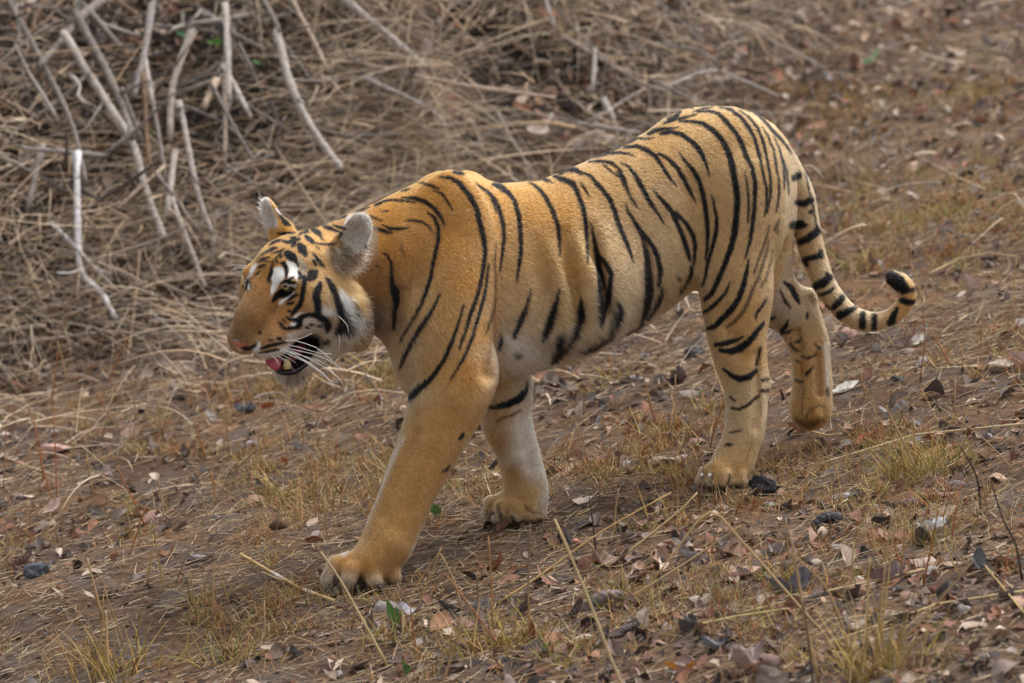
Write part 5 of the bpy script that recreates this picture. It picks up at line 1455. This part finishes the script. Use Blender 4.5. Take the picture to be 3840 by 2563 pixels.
for x, y, w, sh, rgb, lab, az, kw in (
 (123, 1190, 60, 'flat', (206, 176, 160), 'pale pink dead leaf standing on edge among thin stems at the dry tuft', .5, dict(tilt=1.4, raise_=.03)),
 (125, 1040, 90, 'flat', (206, 164, 152), 'long pink dead leaf lying flat behind thin reddish stems', .4, dict()),
 (1940, 900, 76, 'flat', (232, 226, 216), 'white leaf lying just behind the lifted hind paw', .1, dict()),
 (2145, 1222, 80, 'crumpled', (214, 212, 212), 'silvery white leaf resting on a small green tuft', .2, dict()),
 (2165, 1190, 84, 'flat', (200, 178, 152), 'beige leaf with wavy edge just behind the silvery white leaf', .0, dict()),
 (1940, 1146, 60, 'flat', (206, 202, 204), 'pale grey leaf beside a spiky yellow tuft right of the black stone', .3, dict()),
 (1982, 1016, 58, 'flat', (176, 92, 78), 'brick red leaf lying on earth between raised hind paw and grass clump', .9, dict()),
 (1705, 1325, 100, 'flat', (186, 152, 136), 'broad pinkish tan leaf with wavy edge left of the dark folded leaf', .1, dict(width=1.1)),
 (1370, 1400, 130, 'curled', (134, 118, 114), 'large grey curled leaf with a torn edge behind the slanting straw', .1, dict(raise_=.01, flip=True)),
 (1895, 1215, 90, 'curled', (62, 60, 66), 'blackened leaf curled like a hood on its side', .2, dict(raise_=.02, flip=True)),
 (1820, 1360, 130, 'crumpled', (104, 98, 102), 'large dark grey folded leaf beside the broad pinkish leaf', -.3, dict()),
 (2040, 1340, 110, 'crumpled', (128, 104, 104), 'purple-grey crumpled leaf behind the tallest grass clump', .2, dict()),
 (2080, 1330, 60, 'curled', (168, 128, 96), 'orange-brown cupped leaf leaning on a pale crumpled one', 1.2, dict(raise_=.01)),
 (2245, 1315, 66, 'crumpled', (108, 106, 108), 'slate grey twisted leaf standing upright near the grey stems', 1.5, dict(tilt=.7, raise_=.02)),
 (1710, 1535, 130, 'crumpled', (150, 130, 122), 'mauve-grey folded leaf nearest the camera, left of the tallest clump', .9, dict(raise_=.01)),
 (1650, 1490, 90, 'crumpled', (108, 106, 110), 'blue-grey crumpled leaf left of the mauve-grey folded leaf', .6, dict()),
 (1560, 1545, 74, 'curled', (196, 132, 62), 'bright orange curled leaf at the very front of the ground', .3, dict()),
 (940, 1412, 66, 'crumpled', (168, 166, 174), 'ragged silver-grey leaf beside the green blade before the front paw', .3, dict()),
 (1535, 1075, 92, 'rolled', (206, 182, 164), 'long pale rolled leaf lying left of the planted hind paw', .05, dict()),
 (717, 1248, 52, 'curled', (128, 80, 60), 'round rusty leaf just ahead of the near front paw', .2, dict(tilt=.6)),
 (640, 1330, 46, 'flat', (164, 140, 124), 'narrow grey-pink leaf upright among stems left of the front paw', 1.2, dict(tilt=.8)),
 (385, 1280, 46, 'crumpled', (150, 92, 58), 'small orange-brown leaf left of the two crossed yellow stems', .4, dict()),
 (250, 1360, 60, 'flat', (178, 158, 138), 'slim grey tan leaf standing on its tip among short stems', 1.1, dict(tilt=1.0, raise_=.02)),
 (50, 1300, 80, 'curled', (122, 100, 88), 'brown ribbed leaf curled on the ground at the edge of the litter', .6, dict()),
 (1330, 1255, 54, 'rolled', (188, 134, 110), 'slender pinkish leaf upright behind the long slanting straw', 1.4, dict(tilt=.8)),
 (1400, 1300, 96, 'crumpled', (136, 108, 90), 'brown ragged leaf with holes above the large grey curled leaf', .2, dict()),
 (1190, 1315, 44, 'curled', (178, 120, 84), 'small orange leaf between upright stems under the belly', .1, dict()),
 (2100, 790, 60, 'flat', (222, 212, 200), 'white papery leaf on the ground below the tail tip', .2, dict()),
 (2300, 845, 70, 'flat', (196, 178, 160), 'pale beige leaf lying on the slope right of the tail tip', .1, dict()),
 (1235, 905, 40, 'flat', (200, 190, 184), 'pale leaf on the ground just behind the far foreleg', .2, dict()),
 (1040, 300, 60, 'flat', (214, 150, 140), 'pink leaf caught in straw above the tiger\'s shoulders', 1.3, dict(tilt=.6, raise_=.08)),
 (1232, 358, 56, 'flat', (222, 206, 190), 'whitish leaf lying in straw just over the dip of the back', .2, dict(raise_=.08)),
 (1255, 100, 56, 'flat', (206, 150, 130), 'salmon leaf high in the straw above the tiger\'s back', .4, dict(tilt=.6, raise_=.10)),
 (1875, 296, 44, 'flat', (210, 160, 140), 'peach leaf on the ground right of the tiger\'s rump', .3, dict()),
 (2002, 158, 60, 'flat', (150, 196, 150), 'pale green leaf lying alone on the upper slope', -.5, dict(tilt=.7, raise_=.03, width=1.25)),
 (1085, 48, 50, 'flat', (186, 196, 160), 'pale green leaf caught in straw at the top of the bank', -.7, dict(tilt=.6, raise_=.10)),
 (1704, 4, 60, 'flat', (120, 170, 96), 'bright green leaf at the upper rim of the slope', .0, dict(tilt=.3, raise_=.03)),
 (585, 245, 34, 'flat', (96, 150, 84), 'fresh green leaf beside a short pale stick in the brush', .6, dict(tilt=.8, raise_=.14)),
 (495, 200, 40, 'crumpled', (126, 170, 90), 'yellow-green leaf on the tan stub in the brush', .2, dict(tilt=.6, raise_=.14)),
 (415, 178, 26, 'flat', (86, 140, 90), 'small dark green leaf beside the square cut pole', .2, dict(tilt=.6, raise_=.14)),
 (370, 895, 60, 'flat', (196, 166, 132), 'beige leaf lying ahead of the tiger\'s jaw', .1, dict(tilt=.5)),
 (450, 600, 50, 'flat', (150, 90, 70), 'rust leaf standing in straw ahead of the tiger\'s nose', 1.3, dict(tilt=.9, raise_=.04)),
 (610, 940, 44, 'curled', (176, 100, 62), 'orange leaf on earth straight below the tiger\'s chin', .2, dict()),
 (725, 945, 60, 'flat', (150, 108, 84), 'brown leaf behind the near foreleg at knee height', .0, dict()),
 (1465, 982, 60, 'crumpled', (110, 84, 78), 'dark red-brown leaf under the rear of the belly', .1, dict()),
 (1800, 920, 50, 'curled', (104, 76, 66), 'dark brown leaf standing between the two hind legs', 1.4, dict(tilt=.7)),
 (560, 945, 50, 'crumpled', (104, 104, 112), 'slate grey leaf ahead of the orange leaf under the chin', .3, dict())):
    leaf_px(x * S_, y * S_, w * S_, sh, rgb, lab, az, **kw)

# the many other leaves: where they lie is part of what they are
MARKS = [('the near front paw', 1350, 2200), ('the far front paw', 1930, 1950), ('the planted hind paw', 2710, 1800), ('the lifted hind paw', 3040, 1620), ('the tail tip', 3400, 1050), ("the tiger's chin", 1080, 1500),
         ('the black stone', 2870, 1840), ('the tallest grass clump', 3250, 2450), ('the yellow-green clump', 3480, 1780), ('the bleached split pole', 430, 1150), ('the pink leaf on edge', 200, 1940),
         ("the tiger's rump", 3100, 560), ('the pale green leaf', 3270, 260), ('the jointed straw', 1080, 2180), ('the large grey curled leaf', 2240, 2290), ('the hooded black leaf', 3100, 1985), ("the tiger's back", 2000, 560), ('the green blade', 1490, 2310), ('the grey log', 80, 1240)]
def where(px, py):
    k = min(MARKS, key=lambda m: (px - m[1]) ** 2 + ((py - m[2]) * 1.5) ** 2)
    dx, dy = px - k[1], (py - k[2]) * 1.3
    side = ('right of ' if dx > 0 else 'left of ') if abs(dx) > abs(dy) else ('in front of ' if dy > 0 else 'behind ')
    far_ = math.hypot(dx, dy) > 330
    return ('well ' if far_ and 'of ' in side and abs(dx) > abs(dy) else 'far ' if far_ else 'just ') + side + k[0]
KINDS = [('grey', (146, 136, 132)), ('dark brown', (96, 80, 74)), ('tan', (178, 150, 126)), ('rusty', (150, 100, 74)), ('charcoal', (84, 78, 78)), ('pinkish brown', (160, 126, 112)), ('pale', (204, 188, 170))]
pts = strew(480, margin=-10, dens=lambda x, y, q: leafdens(x, y, q) * np.where((q[:, 0] < 1300) & (q[:, 1] < 1000), .1, 1))
pj, _ = project(np.c_[pts, ground_z(pts[:, 0], pts[:, 1])])
def hidden(px, py):
    d = (TV[::7, 0] - px) ** 2 + (TV[::7, 1] - py) ** 2
    return d.min() < 22 ** 2
cnt = 0
for (x, y), (px, py) in zip(pts, pj):
    if cnt >= 250 or hidden(px, py) or min((px - a) ** 2 + (py - b) ** 2 for a, b in taken) < 70 ** 2: continue
    cn, rgb = KINDS[rng.choice(7, p=[.2, .24, .15, .13, .12, .11, .05])]
    sh = ['flat', 'curled', 'crumpled', 'rolled'][rng.choice(4, p=[.22, .3, .4, .08])]
    place_leaf(x, y, rng.uniform(.035, .095), sh, rgb, unique(f'{cn} {sh} dead leaf {where(px, py)}', MARKS, px, py), 'dead leaves strewn over the ground', tilt=.35, raise_=.06 * float(bankness(x, y)))
    taken.append((px, py)); cnt += 1

# ------------------------------------------------------------------ stones
def stone(px, py, w, h, rgb, label, seed):
    r = np.random.default_rng(seed); g = px_to_ground(px, py)[0]
    bm = bmesh.new(); bmesh.ops.create_icosphere(bm, subdivisions=3, radius=.5)
    off = r.uniform(0, 50, 3)
    for v in bm.verts:
        c = v.co; k = 1 + .85 * float(fbm(c.x * 2.2 + off[0], c.y * 2.2 + c.z * 1.7 + off[1], 3, 3))
        if c.z < -.1: k *= .9
        v.co = c * k
    me = bpy.data.meshes.new('stone'); bm.to_mesh(me); bm.free(); me.materials.append(M_WOOD)
    o = link('stone', me, loc=(g[0], g[1], g[2] + h / PPM * .25)); o.scale = (w / PPM, w / PPM * .7, h / PPM); o.rotation_euler = (0, 0, r.uniform(0, 6))
    o.color = (*lin(*rgb), 1); tag(o, label, 'stone', 'stones on the ground')
stone(2868, 1850, 120, 95, (58, 56, 60), 'black angular stone lying just right of the planted hind paw', 1)
stone(2600, 1340, 90, 55, (96, 90, 92), 'grey stone on the ground behind the belly, left of the hind leg', 2)
stone(930, 1545, 70, 46, (92, 92, 98), 'small slate stone on the ground below the chin', 3)
stone(130, 2170, 100, 66, (100, 104, 112), 'bluish grey stone among dead leaves near the ribbed leaf', 4)
stone(880, 2260, 52, 42, (84, 66, 54), 'dark clod of earth on bare soil left of the near front paw', 5)
stone(2780, 2030, 130, 62, (112, 90, 70), 'lump of brown earth behind the hooded black leaf', 6)

# ------------------------------------------------------------------ grass: tall dry stems, tufts, seedlings
M_GRASS = mat_attr('dry grass', rough=.65, spec=.25, noise=40, mottled=.15, transl=.15)
def px_stem(pts_px, w, col0, col1, label, name='grass_stalk', group=None, toward=0.0, cat='grass stalk'):
    """a dry stalk rooted where its first pixel meets the ground, standing in the plane facing the camera"""
    q = np.array([[float(c) for c in a.split(',')] for a in pts_px.split()]) * S_
    g = px_to_ground(q[0, 0], q[0, 1])[0]; d0 = (g - CAM) @ FWD
    r = (q[:, 0] - 1920) / PPM / DIST, (1281.5 - q[:, 1]) / PPM / DIST
    dd = d0 - toward * np.linspace(0, 1, len(q))
    P = CAM + dd[:, None] * (FWD + r[0][:, None] * RGT + r[1][:, None] * UPV)
    base = P[0].copy(); P = P - base; m = 4 * (len(P) - 1) + 1
    if len(P) > 2:
        E = np.vstack([2 * P[0] - P[1], P, 2 * P[-1] - P[-2]]); out = []
        for i in range(len(P) - 1):
            a, b, c, d = E[i:i + 4]
            for t in (0, .33, .66): out.append(.5 * (2 * b + (c - a) * t + (2 * a - 5 * b + 4 * c - d) * t * t + (3 * b - a - 3 * c + d) * t ** 3))
        P = np.array(out + [P[-1]])
    n = len(P); wr = .82 * w * S_ / PPM / 2 * d0 / DIST * np.linspace(1, .55, n)
    V, Fc = tube(P, wr, 6); t = np.repeat(np.linspace(0, 1, n), 6)[:, None]
    C = lin(*col0) * (1 - t) + lin(*col1) * t
    o = link(name, mesh_from(name, V, Fc, M_GRASS, cols=C), loc=base)
    return tag(o, label, cat, group)
YEL, TAN_, DRK, RED_ = (182, 150, 102), (172, 142, 108), (72, 58, 52), (170, 112, 70)
GS = 'dry grass stems standing on the ground'
for t, w, a, b, lab in (
 ('1440,1600 1405,1520 1340,1350 1272,1190', 12, (200, 176, 132), (206, 180, 132), 'thick pale straw slanting up towards the far front paw'),
 ('890,1530 830,1420 780,1330 735,1265', 9, (206, 178, 128), (200, 176, 140), 'pale straw leaning across the near front paw'),
 ('855,1345 868,1310 880,1270 886,1250', 6, (120, 74, 38), (96, 60, 36), 'short dark rust stem standing before the near front paw'),
 ('1140,1385 1240,1320 1380,1220 1540,1130', 7, (206, 172, 110), (196, 160, 104), 'long thin straw crossing from below the belly towards the hind paw'),
 ('1400,1300 1550,1180 1600,1130', 8, (192, 166, 124), (192, 166, 124), 'straight yellow straw rising left of the bent straw'),
 ('1885,1450 1780,1330 1700,1240 1630,1175 1560,1250 1500,1330', 8, (192, 166, 124), (196, 164, 110), 'straw bent sharply in an upside-down V right of the belly'),
 ('1400,1400 1560,1300 1650,1240 1700,1205', 7, (192, 166, 124), (196, 164, 110), 'thin straw leaning up to the right below the bent straw'),
 ('1880,1568 1850,1440 1830,1320 1812,1215', 12, YEL, TAN_, 'thick tan stem with a blunt top left of the tallest clump'),
 ('1960,1540 1930,1430 1890,1340 1825,1280', 9, YEL, TAN_, 'tan stem curving left out of the tallest clump'),
 ('1870,1620 1860,1520 1850,1430 1840,1380', 7, DRK, (96, 76, 62), 'thin dark stem just left of the thick tan stem'),
 ('2010,1500 2020,1400 2035,1260 2048,1170', 9, YEL, TAN_, 'tall pale stem in the middle of the tallest clump'),
 ('2018,1490 2034,1360 2052,1200 2064,1160', 6, (190, 170, 96), TAN_, 'second tall stem leaning right in the tallest clump'),
 ('1980,1490 1990,1400 1992,1330 1995,1280', 8, YEL, (176, 140, 92), 'short straight stem left of the middle of the tallest clump'),
 ('2040,1500 2100,1440 2180,1350 2230,1290', 8, YEL, TAN_, 'long stem leaning far right out of the tallest clump'),
 ('2060,1470 2080,1420 2095,1370 2110,1320', 6, YEL, TAN_, 'slim stem beside the far-leaning stem'),
 ('1960,1230 1985,1190 2010,1150 2040,1105', 5, (196, 188, 120), (206, 190, 130), 'thin greenish straw leaning right behind the hooded leaf'),
 ('2250,1180 2245,1120 2235,1080 2200,1020', 6, DRK, (62, 50, 46), 'dark bare twig leaning left at the far side of the yellow-green clump'),
 ('2345,1330 2330,1250 2300,1190 2275,1110', 8, (80, 64, 56), (70, 56, 50), 'dark woody stem slanting at the end of the slope'),
 ('2105,1085 2070,1010 2045,960 2032,930', 9, (192, 166, 124), TAN_, 'thick straw leaning left in the yellow-green clump'),
 ('2100,1080 2098,1010 2094,960', 9, (192, 166, 124), TAN_, 'upright straw in the yellow-green clump'),
 ('2330,1085 2260,1010 2180,950 2155,935', 5, TAN_, TAN_, 'thin straw leaning left behind the yellow-green clump'),
 ('1975,410 1960,350 1945,290 1938,250', 9, (176, 150, 120), (176, 150, 120), 'pale dead stem leaning left on the slope beyond the tail'),
 ('1988,400 1996,340 1992,270', 8, (170, 146, 118), (160, 138, 112), 'pale dead stem standing straight beside its leaning neighbour'),
 ('1960,470 1955,420 1945,380', 9, (190, 164, 128), (176, 150, 120), 'short pale stem at the root of the dead tuft beyond the tail'),
 ('130,1160 128,1060 122,940', 5, RED_, RED_, 'thin reddish stem standing over the pink leaf on edge'),
 ('100,1110 90,1010 72,960 66,930', 5, RED_, TAN_, 'thin reddish stem leaning left behind the pink leaf'),
 ('122,1150 100,1080 82,1010 78,960', 5, RED_, RED_, 'fine red stem crossing its leaning neighbour'),
 ('8,1120 12,1030 14,960', 5, TAN_, RED_, 'fine tan stem standing at the edge near the pink leaf'),
 ('460,1205 510,1120 560,1060 592,1030', 5, (190, 176, 140), (70, 56, 50), 'thin straw with a dark tip leaning right below the chin'),
 ('375,1365 368,1310 358,1250 352,1200', 6, YEL, YEL, 'yellow stem standing in the pair left of the paw'),
 ('335,1345 345,1290 352,1230', 6, YEL, (206, 176, 110), 'second yellow stem crossing the first left of the paw'),
 ('458,1425 445,1370 435,1310', 6, TAN_, YEL, 'tan stem rising from the small tuft left of the jointed straw'),
 ('492,1420 490,1350 492,1290', 6, YEL, YEL, 'yellow stem rising from the small tuft, beside the tan one'),
 ('250,1560 246,1500 244,1440 242,1400', 12, (196, 160, 104), TAN_, 'thick dry stem at the front of the left grass clump'),
 ('235,1420 215,1340 200,1280', 9, (176, 140, 92), TAN_, 'bent tan stem behind the left grass clump'),
 ('1100,1440 1098,1380 1092,1320', 6, TAN_, DRK, 'upright thin stem below the far front paw'),
 ('1130,1460 1128,1350 1120,1230', 9, (176, 136, 84), (160, 124, 84), 'tallest of the upright stems below the far front paw'),
 ('1215,1450 1212,1340 1216,1200', 7, (176, 140, 92), (110, 90, 74), 'thin dark-tipped stem rising below the belly'),
 ('1060,1400 1040,1330 1010,1270', 8, TAN_, TAN_, 'tan stem leaning left between paw and belly stems'),
 ('1370,1290 1360,1200 1352,1140', 7, DRK, (96, 78, 66), 'dark thin stem standing right of the slanting straw'),
 ('1410,1225 1412,1170 1420,1120', 6, (176, 146, 100), TAN_, 'slim tan stem standing behind the dark thin stem'),
 ('1605,1170 1608,1130 1616,1090 1612,1060', 6, (110, 84, 62), TAN_, 'slim stem standing before the planted hind paw'),
 ('1640,1160 1642,1110 1640,1050', 6, (150, 110, 66), (206, 170, 110), 'slim golden stem crossing in front of the planted hind paw'),
 ('1480,1060 1440,1010 1400,985', 5, (192, 166, 124), TAN_, 'thin yellow straw leaning left under the belly'),
 ('1290,1130 1260,1080 1240,1050', 4, TAN_, TAN_, 'fine straw leaning left behind the far front paw'),
 ('1000,1600 1040,1500 1060,1420', 8, (186, 150, 110), TAN_, 'blurred tan stem leaning right at the very front'),
 ('0,1460 80,1480 200,1530 330,1575', 11, (196, 168, 122), (194, 170, 126), 'long pale straw lying down the slope at the very front'),
 ('2110,880 2120,800 2122,720', 5, (160, 120, 84), (160, 126, 92), 'fine brown stem standing below the tail tip'),
 ('2200,1000 2235,900 2280,830', 4, (206, 184, 140), (200, 170, 120), 'fine straw leaning right on the slope below the beige leaf')):
    px_stem(t, w, a, b, lab, group=GS, toward=rng.uniform(-.03, .05))
# the jointed straw lying before the paw
def lying(ptxt, w, rgb, label, name='straw', nodes=()):
    q = np.array([[float(c) for c in a.split(',')] for a in ptxt.split()]) * S_
    g = px_to_ground(q[:, 0], q[:, 1]); r = w * S_ / PPM / 2
    g[:, 2] += r + .012; base = g.mean(0); k = np.linspace(0, 1, 13)
    t = np.linspace(0, 1, len(g)); P = np.stack([np.interp(k, t, (g - base)[:, i]) for i in range(3)], 1)
    V, Fc = tube(P, r * (1 + .25 * np.isin(np.arange(13), nodes)), 7)
    C = np.tile(lin(*rgb), (len(V), 1)); C[np.repeat(np.isin(np.arange(13), nodes), 7)] = lin(226, 222, 214)
    return tag(link(name, mesh_from(name, V, Fc, M_GRASS, cols=C), loc=base), label, 'straw', 'straws lying on the ground')
lying('552,1285 620,1325 690,1365 765,1392', 7, (206, 172, 116), 'jointed cane-like straw lying just ahead of the near front paw', nodes=(5, 9))
lying('600,1325 640,1342 680,1350', 4, (194, 170, 126), 'thin straw lying under the jointed one')
lying('1870,1080 2100,1010 2349,985', 5, (200, 178, 140), 'long straw lying up the slope beyond the hind paws')
lying('2130,640 2200,605 2270,592 2330,600', 5, (196, 170, 130), 'arched pale straw lying on the slope right of the tail tip')
lying('1700,1420 1900,1370 2120,1320', 5, (194, 170, 126), 'straight straw lying behind the tallest clump')
lying('1900,1490 2150,1400 2349,1370', 5, (194, 170, 126), 'long straw lying across the ground right of the tallest clump')
lying('2250,1300 2349,1420', 4, (196, 168, 112), 'thin straw lying diagonally right of the tallest clump')
lying('1590,1450 1680,1430 1810,1410', 5, (206, 186, 130), 'pale straw lying above the mauve-grey folded leaf')
lying('1850,1000 1900,1012 1930,1008', 5, (206, 180, 130), 'short straw lying right of the planted hind paw')

def tuft_mesh(name, n, h, spread, w, cols, seed, lean=.5):
    r = np.random.default_rng(seed)
    b = np.c_[r.normal(0, spread, (n, 2)), np.zeros(n)]
    d = np.c_[r.normal(0, lean, (n, 2)) + b[:, :2] / (spread + 1e-6) * .22, np.ones(n)]; d /= np.linalg.norm(d, axis=1, keepdims=True)
    L = h * r.uniform(.35, 1.0, n)
    c = np.array([lin(*k) for k in cols])[r.integers(0, len(cols), n)] * r.uniform(.8, 1.2, (n, 1))
    return stalk_mesh(name, b, d, L, w * r.uniform(.6, 1.3, n), r.normal(0, .22, (n, 3)) * L[:, None] - np.array([0, 0, .18]) * L[:, None], np.clip(c, 0, 1), M_GRASS, 3)
GOLD = [(196, 164, 100), (186, 150, 92), (176, 150, 84), (194, 170, 126), (160, 150, 76), (170, 130, 84)]
GRN = GOLD + [(140, 150, 70), (150, 146, 78)]
RUST = [(170, 108, 66), (150, 92, 60), (186, 132, 76), (176, 146, 90), (140, 104, 70)]
def tuft_px(x, y, h, n, cols, label, w=.004, spread=.03, lean=.35, seed=0):
    g = px_to_ground(x * S_, y * S_)[0]
    o = link('grass_tuft', tuft_mesh('grass_tuft', n, h, spread, w, cols, seed, lean), loc=(g[0], g[1], g[2] - .004))
    return tag(o, label, 'grass tuft', 'grass tufts growing in the litter')
for k, a in enumerate((
 (2010, 1545, .20, 150, GOLD, 'tallest golden grass clump, nearest the camera', .0045, .06, .4),
 (2110, 1090, .17, 120, GRN, 'yellow-green grass clump with long straws right of the brick red leaf', .004, .05, .42),
 (2200, 1070, .12, 60, GRN, 'lower green-gold clump beside the yellow-green one', .004, .04, .4),
 (1450, 1380, .13, 80, GRN, 'green-gold tuft right of the slanting thick straw', .004, .05, .5),
 (1110, 1490, .14, 90, GOLD, 'golden tuft standing under the upright belly stems', .004, .06, .4),
 (1200, 1470, .12, 70, GOLD, 'golden tuft right of the one under the upright stems', .004, .05, .45),
 (930, 1470, .10, 60, GRN, 'green-gold tuft behind the ragged silver leaf', .004, .05, .4),
 (260, 1550, .18, 90, GOLD, 'golden grass clump at the front left of the bare patch', .005, .06, .35),
 (468, 1425, .06, 50, GRN, 'small green-brown tuft under the two yellow stems', .004, .025, .5),
 (630, 1400, .05, 40, RUST, 'small rusty tuft beside the jointed straw', .003, .02, .5),
 (1005, 1200, .06, 60, RUST, 'rusty tuft round the green seedling between the front legs', .0035, .03, .6),
 (1960, 420, .18, 60, [(186, 160, 124), (170, 146, 116), (196, 170, 130)], 'dead pale tuft on the slope beyond the tail', .0045, .05, .35),
 (1920, 440, .12, 50, [(186, 150, 104), (170, 136, 96)], 'lower dead tuft in front of the pale one beyond the tail', .004, .06, .5),
 (1480, 1215, .06, 50, RUST + GRN, 'rusty green tuft right of the slim tan stem', .0035, .03, .55),
 (1580, 1200, .06, 50, RUST + GRN, 'rusty green tuft at the foot of the bent straw', .0035, .03, .55),
 (1810, 1165, .05, 36, GRN, 'small spiky green tuft in front of the black stone', .004, .02, .4),
 (1965, 1160, .05, 40, GRN, 'spiky yellow tuft on the pale grey leaf', .0035, .02, .7),
 (2140, 1240, .08, 60, GRN, 'green tuft under the silvery white leaf', .0035, .04, .6),
 (1950, 1330, .08, 50, GRN, 'yellow-green tuft behind the tall middle stem', .004, .04, .6),
 (1800, 1330, .07, 40, GRN, 'yellow tuft beside the broad pinkish leaf', .003, .03, .7),
 (1400, 1090, .07, 70, GOLD, 'yellow tuft under the belly left of the rolled leaf', .0035, .05, .6),
 (1520, 980, .08, 70, RUST, 'rusty brush of grass under the rear belly', .004, .05, .5),
 (600, 1240, .06, 60, RUST, 'rusty tuft ahead of the near foreleg', .004, .04, .5),
 (300, 1240, .07, 60, RUST + GRN, 'mixed tuft right of the pink leaf on edge', .004, .05, .5))):
    tuft_px(*a[:6], w=a[6], spread=a[7], lean=a[8], seed=100 + k)
protos = [tuft_mesh('grass_tuft', int(rng.integers(24, 46)), rng.uniform(.05, .10), .028, .0036, [GOLD, RUST, GRN][k % 3], 300 + k, .5) for k in range(9)]
NAMES = ['golden', 'rusty', 'greenish']
pts = strew(260, margin=-20, lo=(-2.4, -2.3), hi=(2.8, 6), dens=lambda x, y, q: (.25 + .75 * smooth01(fbm(x * 1.9, y * 1.9, 23, 3) * 1.6 + .4)) * (1 - .9 * bankness(x, y)))
pj, _ = project(np.c_[pts, ground_z(pts[:, 0], pts[:, 1])]); cnt = 0
for (x, y), (px, py) in zip(pts, pj):
    if cnt >= 120 or hidden(px, py) or min(np.hypot(x - w[0], y - w[1]) for w in PAWXY) < .16: continue
    k = int(rng.integers(9)); o = link('grass_tuft', protos[k], loc=(x, y, float(ground_z(x, y)) - .004))
    o.rotation_euler = (0, 0, rng.uniform(0, 6.28)); o.scale = (rng.uniform(.7, 1.3),) * 3
    tag(o, unique(f'small {NAMES[k % 3]} grass tuft {where(px, py)}', MARKS, px, py), 'grass tuft', 'grass tufts growing in the litter'); cnt += 1
# short broken stems everywhere in the foreground
stp = []
for k in range(6):
    h = rng.uniform(.10, .22); lean = rng.normal(0, .2, 2); P = np.array([[lean[0] * t * h + .02 * h * math.sin(5 * t), lean[1] * t * h, t * h] for t in np.linspace(0, 1, 6)])
    V, Fc = tube(P, .0026 * np.linspace(1, .6, 6), 5); c = lin(*[YEL, TAN_, RED_][k % 3]); stp.append(mesh_from('grass_stalk', V, Fc, M_GRASS, cols=np.tile(c, (len(V), 1))))
pts = strew(170, margin=-20, lo=(-2.4, -2.3), hi=(2.6, 3.2), dens=lambda x, y, q: (.2 + .8 * smooth01(fbm(x * 1.5, y * 1.5, 33, 3) * 1.6 + .4)) * (1 - bankness(x, y)))
pj, _ = project(np.c_[pts, ground_z(pts[:, 0], pts[:, 1])]); cnt = 0
for (x, y), (px, py) in zip(pts, pj):
    if cnt >= 95 or hidden(px, py) or hidden(px, py - 150): continue
    k = int(rng.integers(6)); o = link('grass_stalk', stp[k], loc=(x, y, float(ground_z(x, y)) - .005))
    o.rotation_euler = (rng.normal(0, .22), rng.normal(0, .22), rng.uniform(0, 6.28)); o.scale = (1, 1, rng.uniform(.6, 1.3))
    tag(o, unique(f'thin {["yellow", "tan", "reddish"][k % 3]} dry stem {where(px, py)}', MARKS, px, py), 'grass stalk', GS); cnt += 1
# green seedlings
def seedling(x, y, h, label, seed):
    r = np.random.default_rng(seed); g = px_to_ground(x * S_, y * S_)[0]
    e = bpy.data.objects.new('seedling', None); COL.objects.link(e); e.location = g
    for k in range(3):
        a = -.6 + .6 * k; V = []; n = 6; L = h * (1, .75, .6)[k]
        for i in range(n):
            t = i / (n - 1); w = .16 * L * math.sin(math.pi * (.12 + .86 * t))
            c = np.array([math.sin(a) * t * L * .55, -.1 * L * t * t, t * L])
            V += [c + [-w, 0, 0], c + [0, w * .5, 0], c + [w, 0, 0]]
        Fc = [(i * 3 + j, i * 3 + j + 1, i * 3 + j + 4, i * 3 + j + 3) for i in range(n - 1) for j in range(2)]
        link('leaf', mesh_from('leaf', V, Fc, M_GREEN), e)
    tag(e, label, 'seedling')
M_GREEN = mat_plain('green leaf', lin(104, 148, 82), .5, .4)
seedling(1003, 1190, .055, 'two-leaved green seedling standing between the front legs', 1)
seedling(910, 1440, .075, 'upright green seedling beside the ragged silver leaf', 2)
seedling(935, 1548, .04, 'small low green seedling at the very front below the silver leaf', 3)
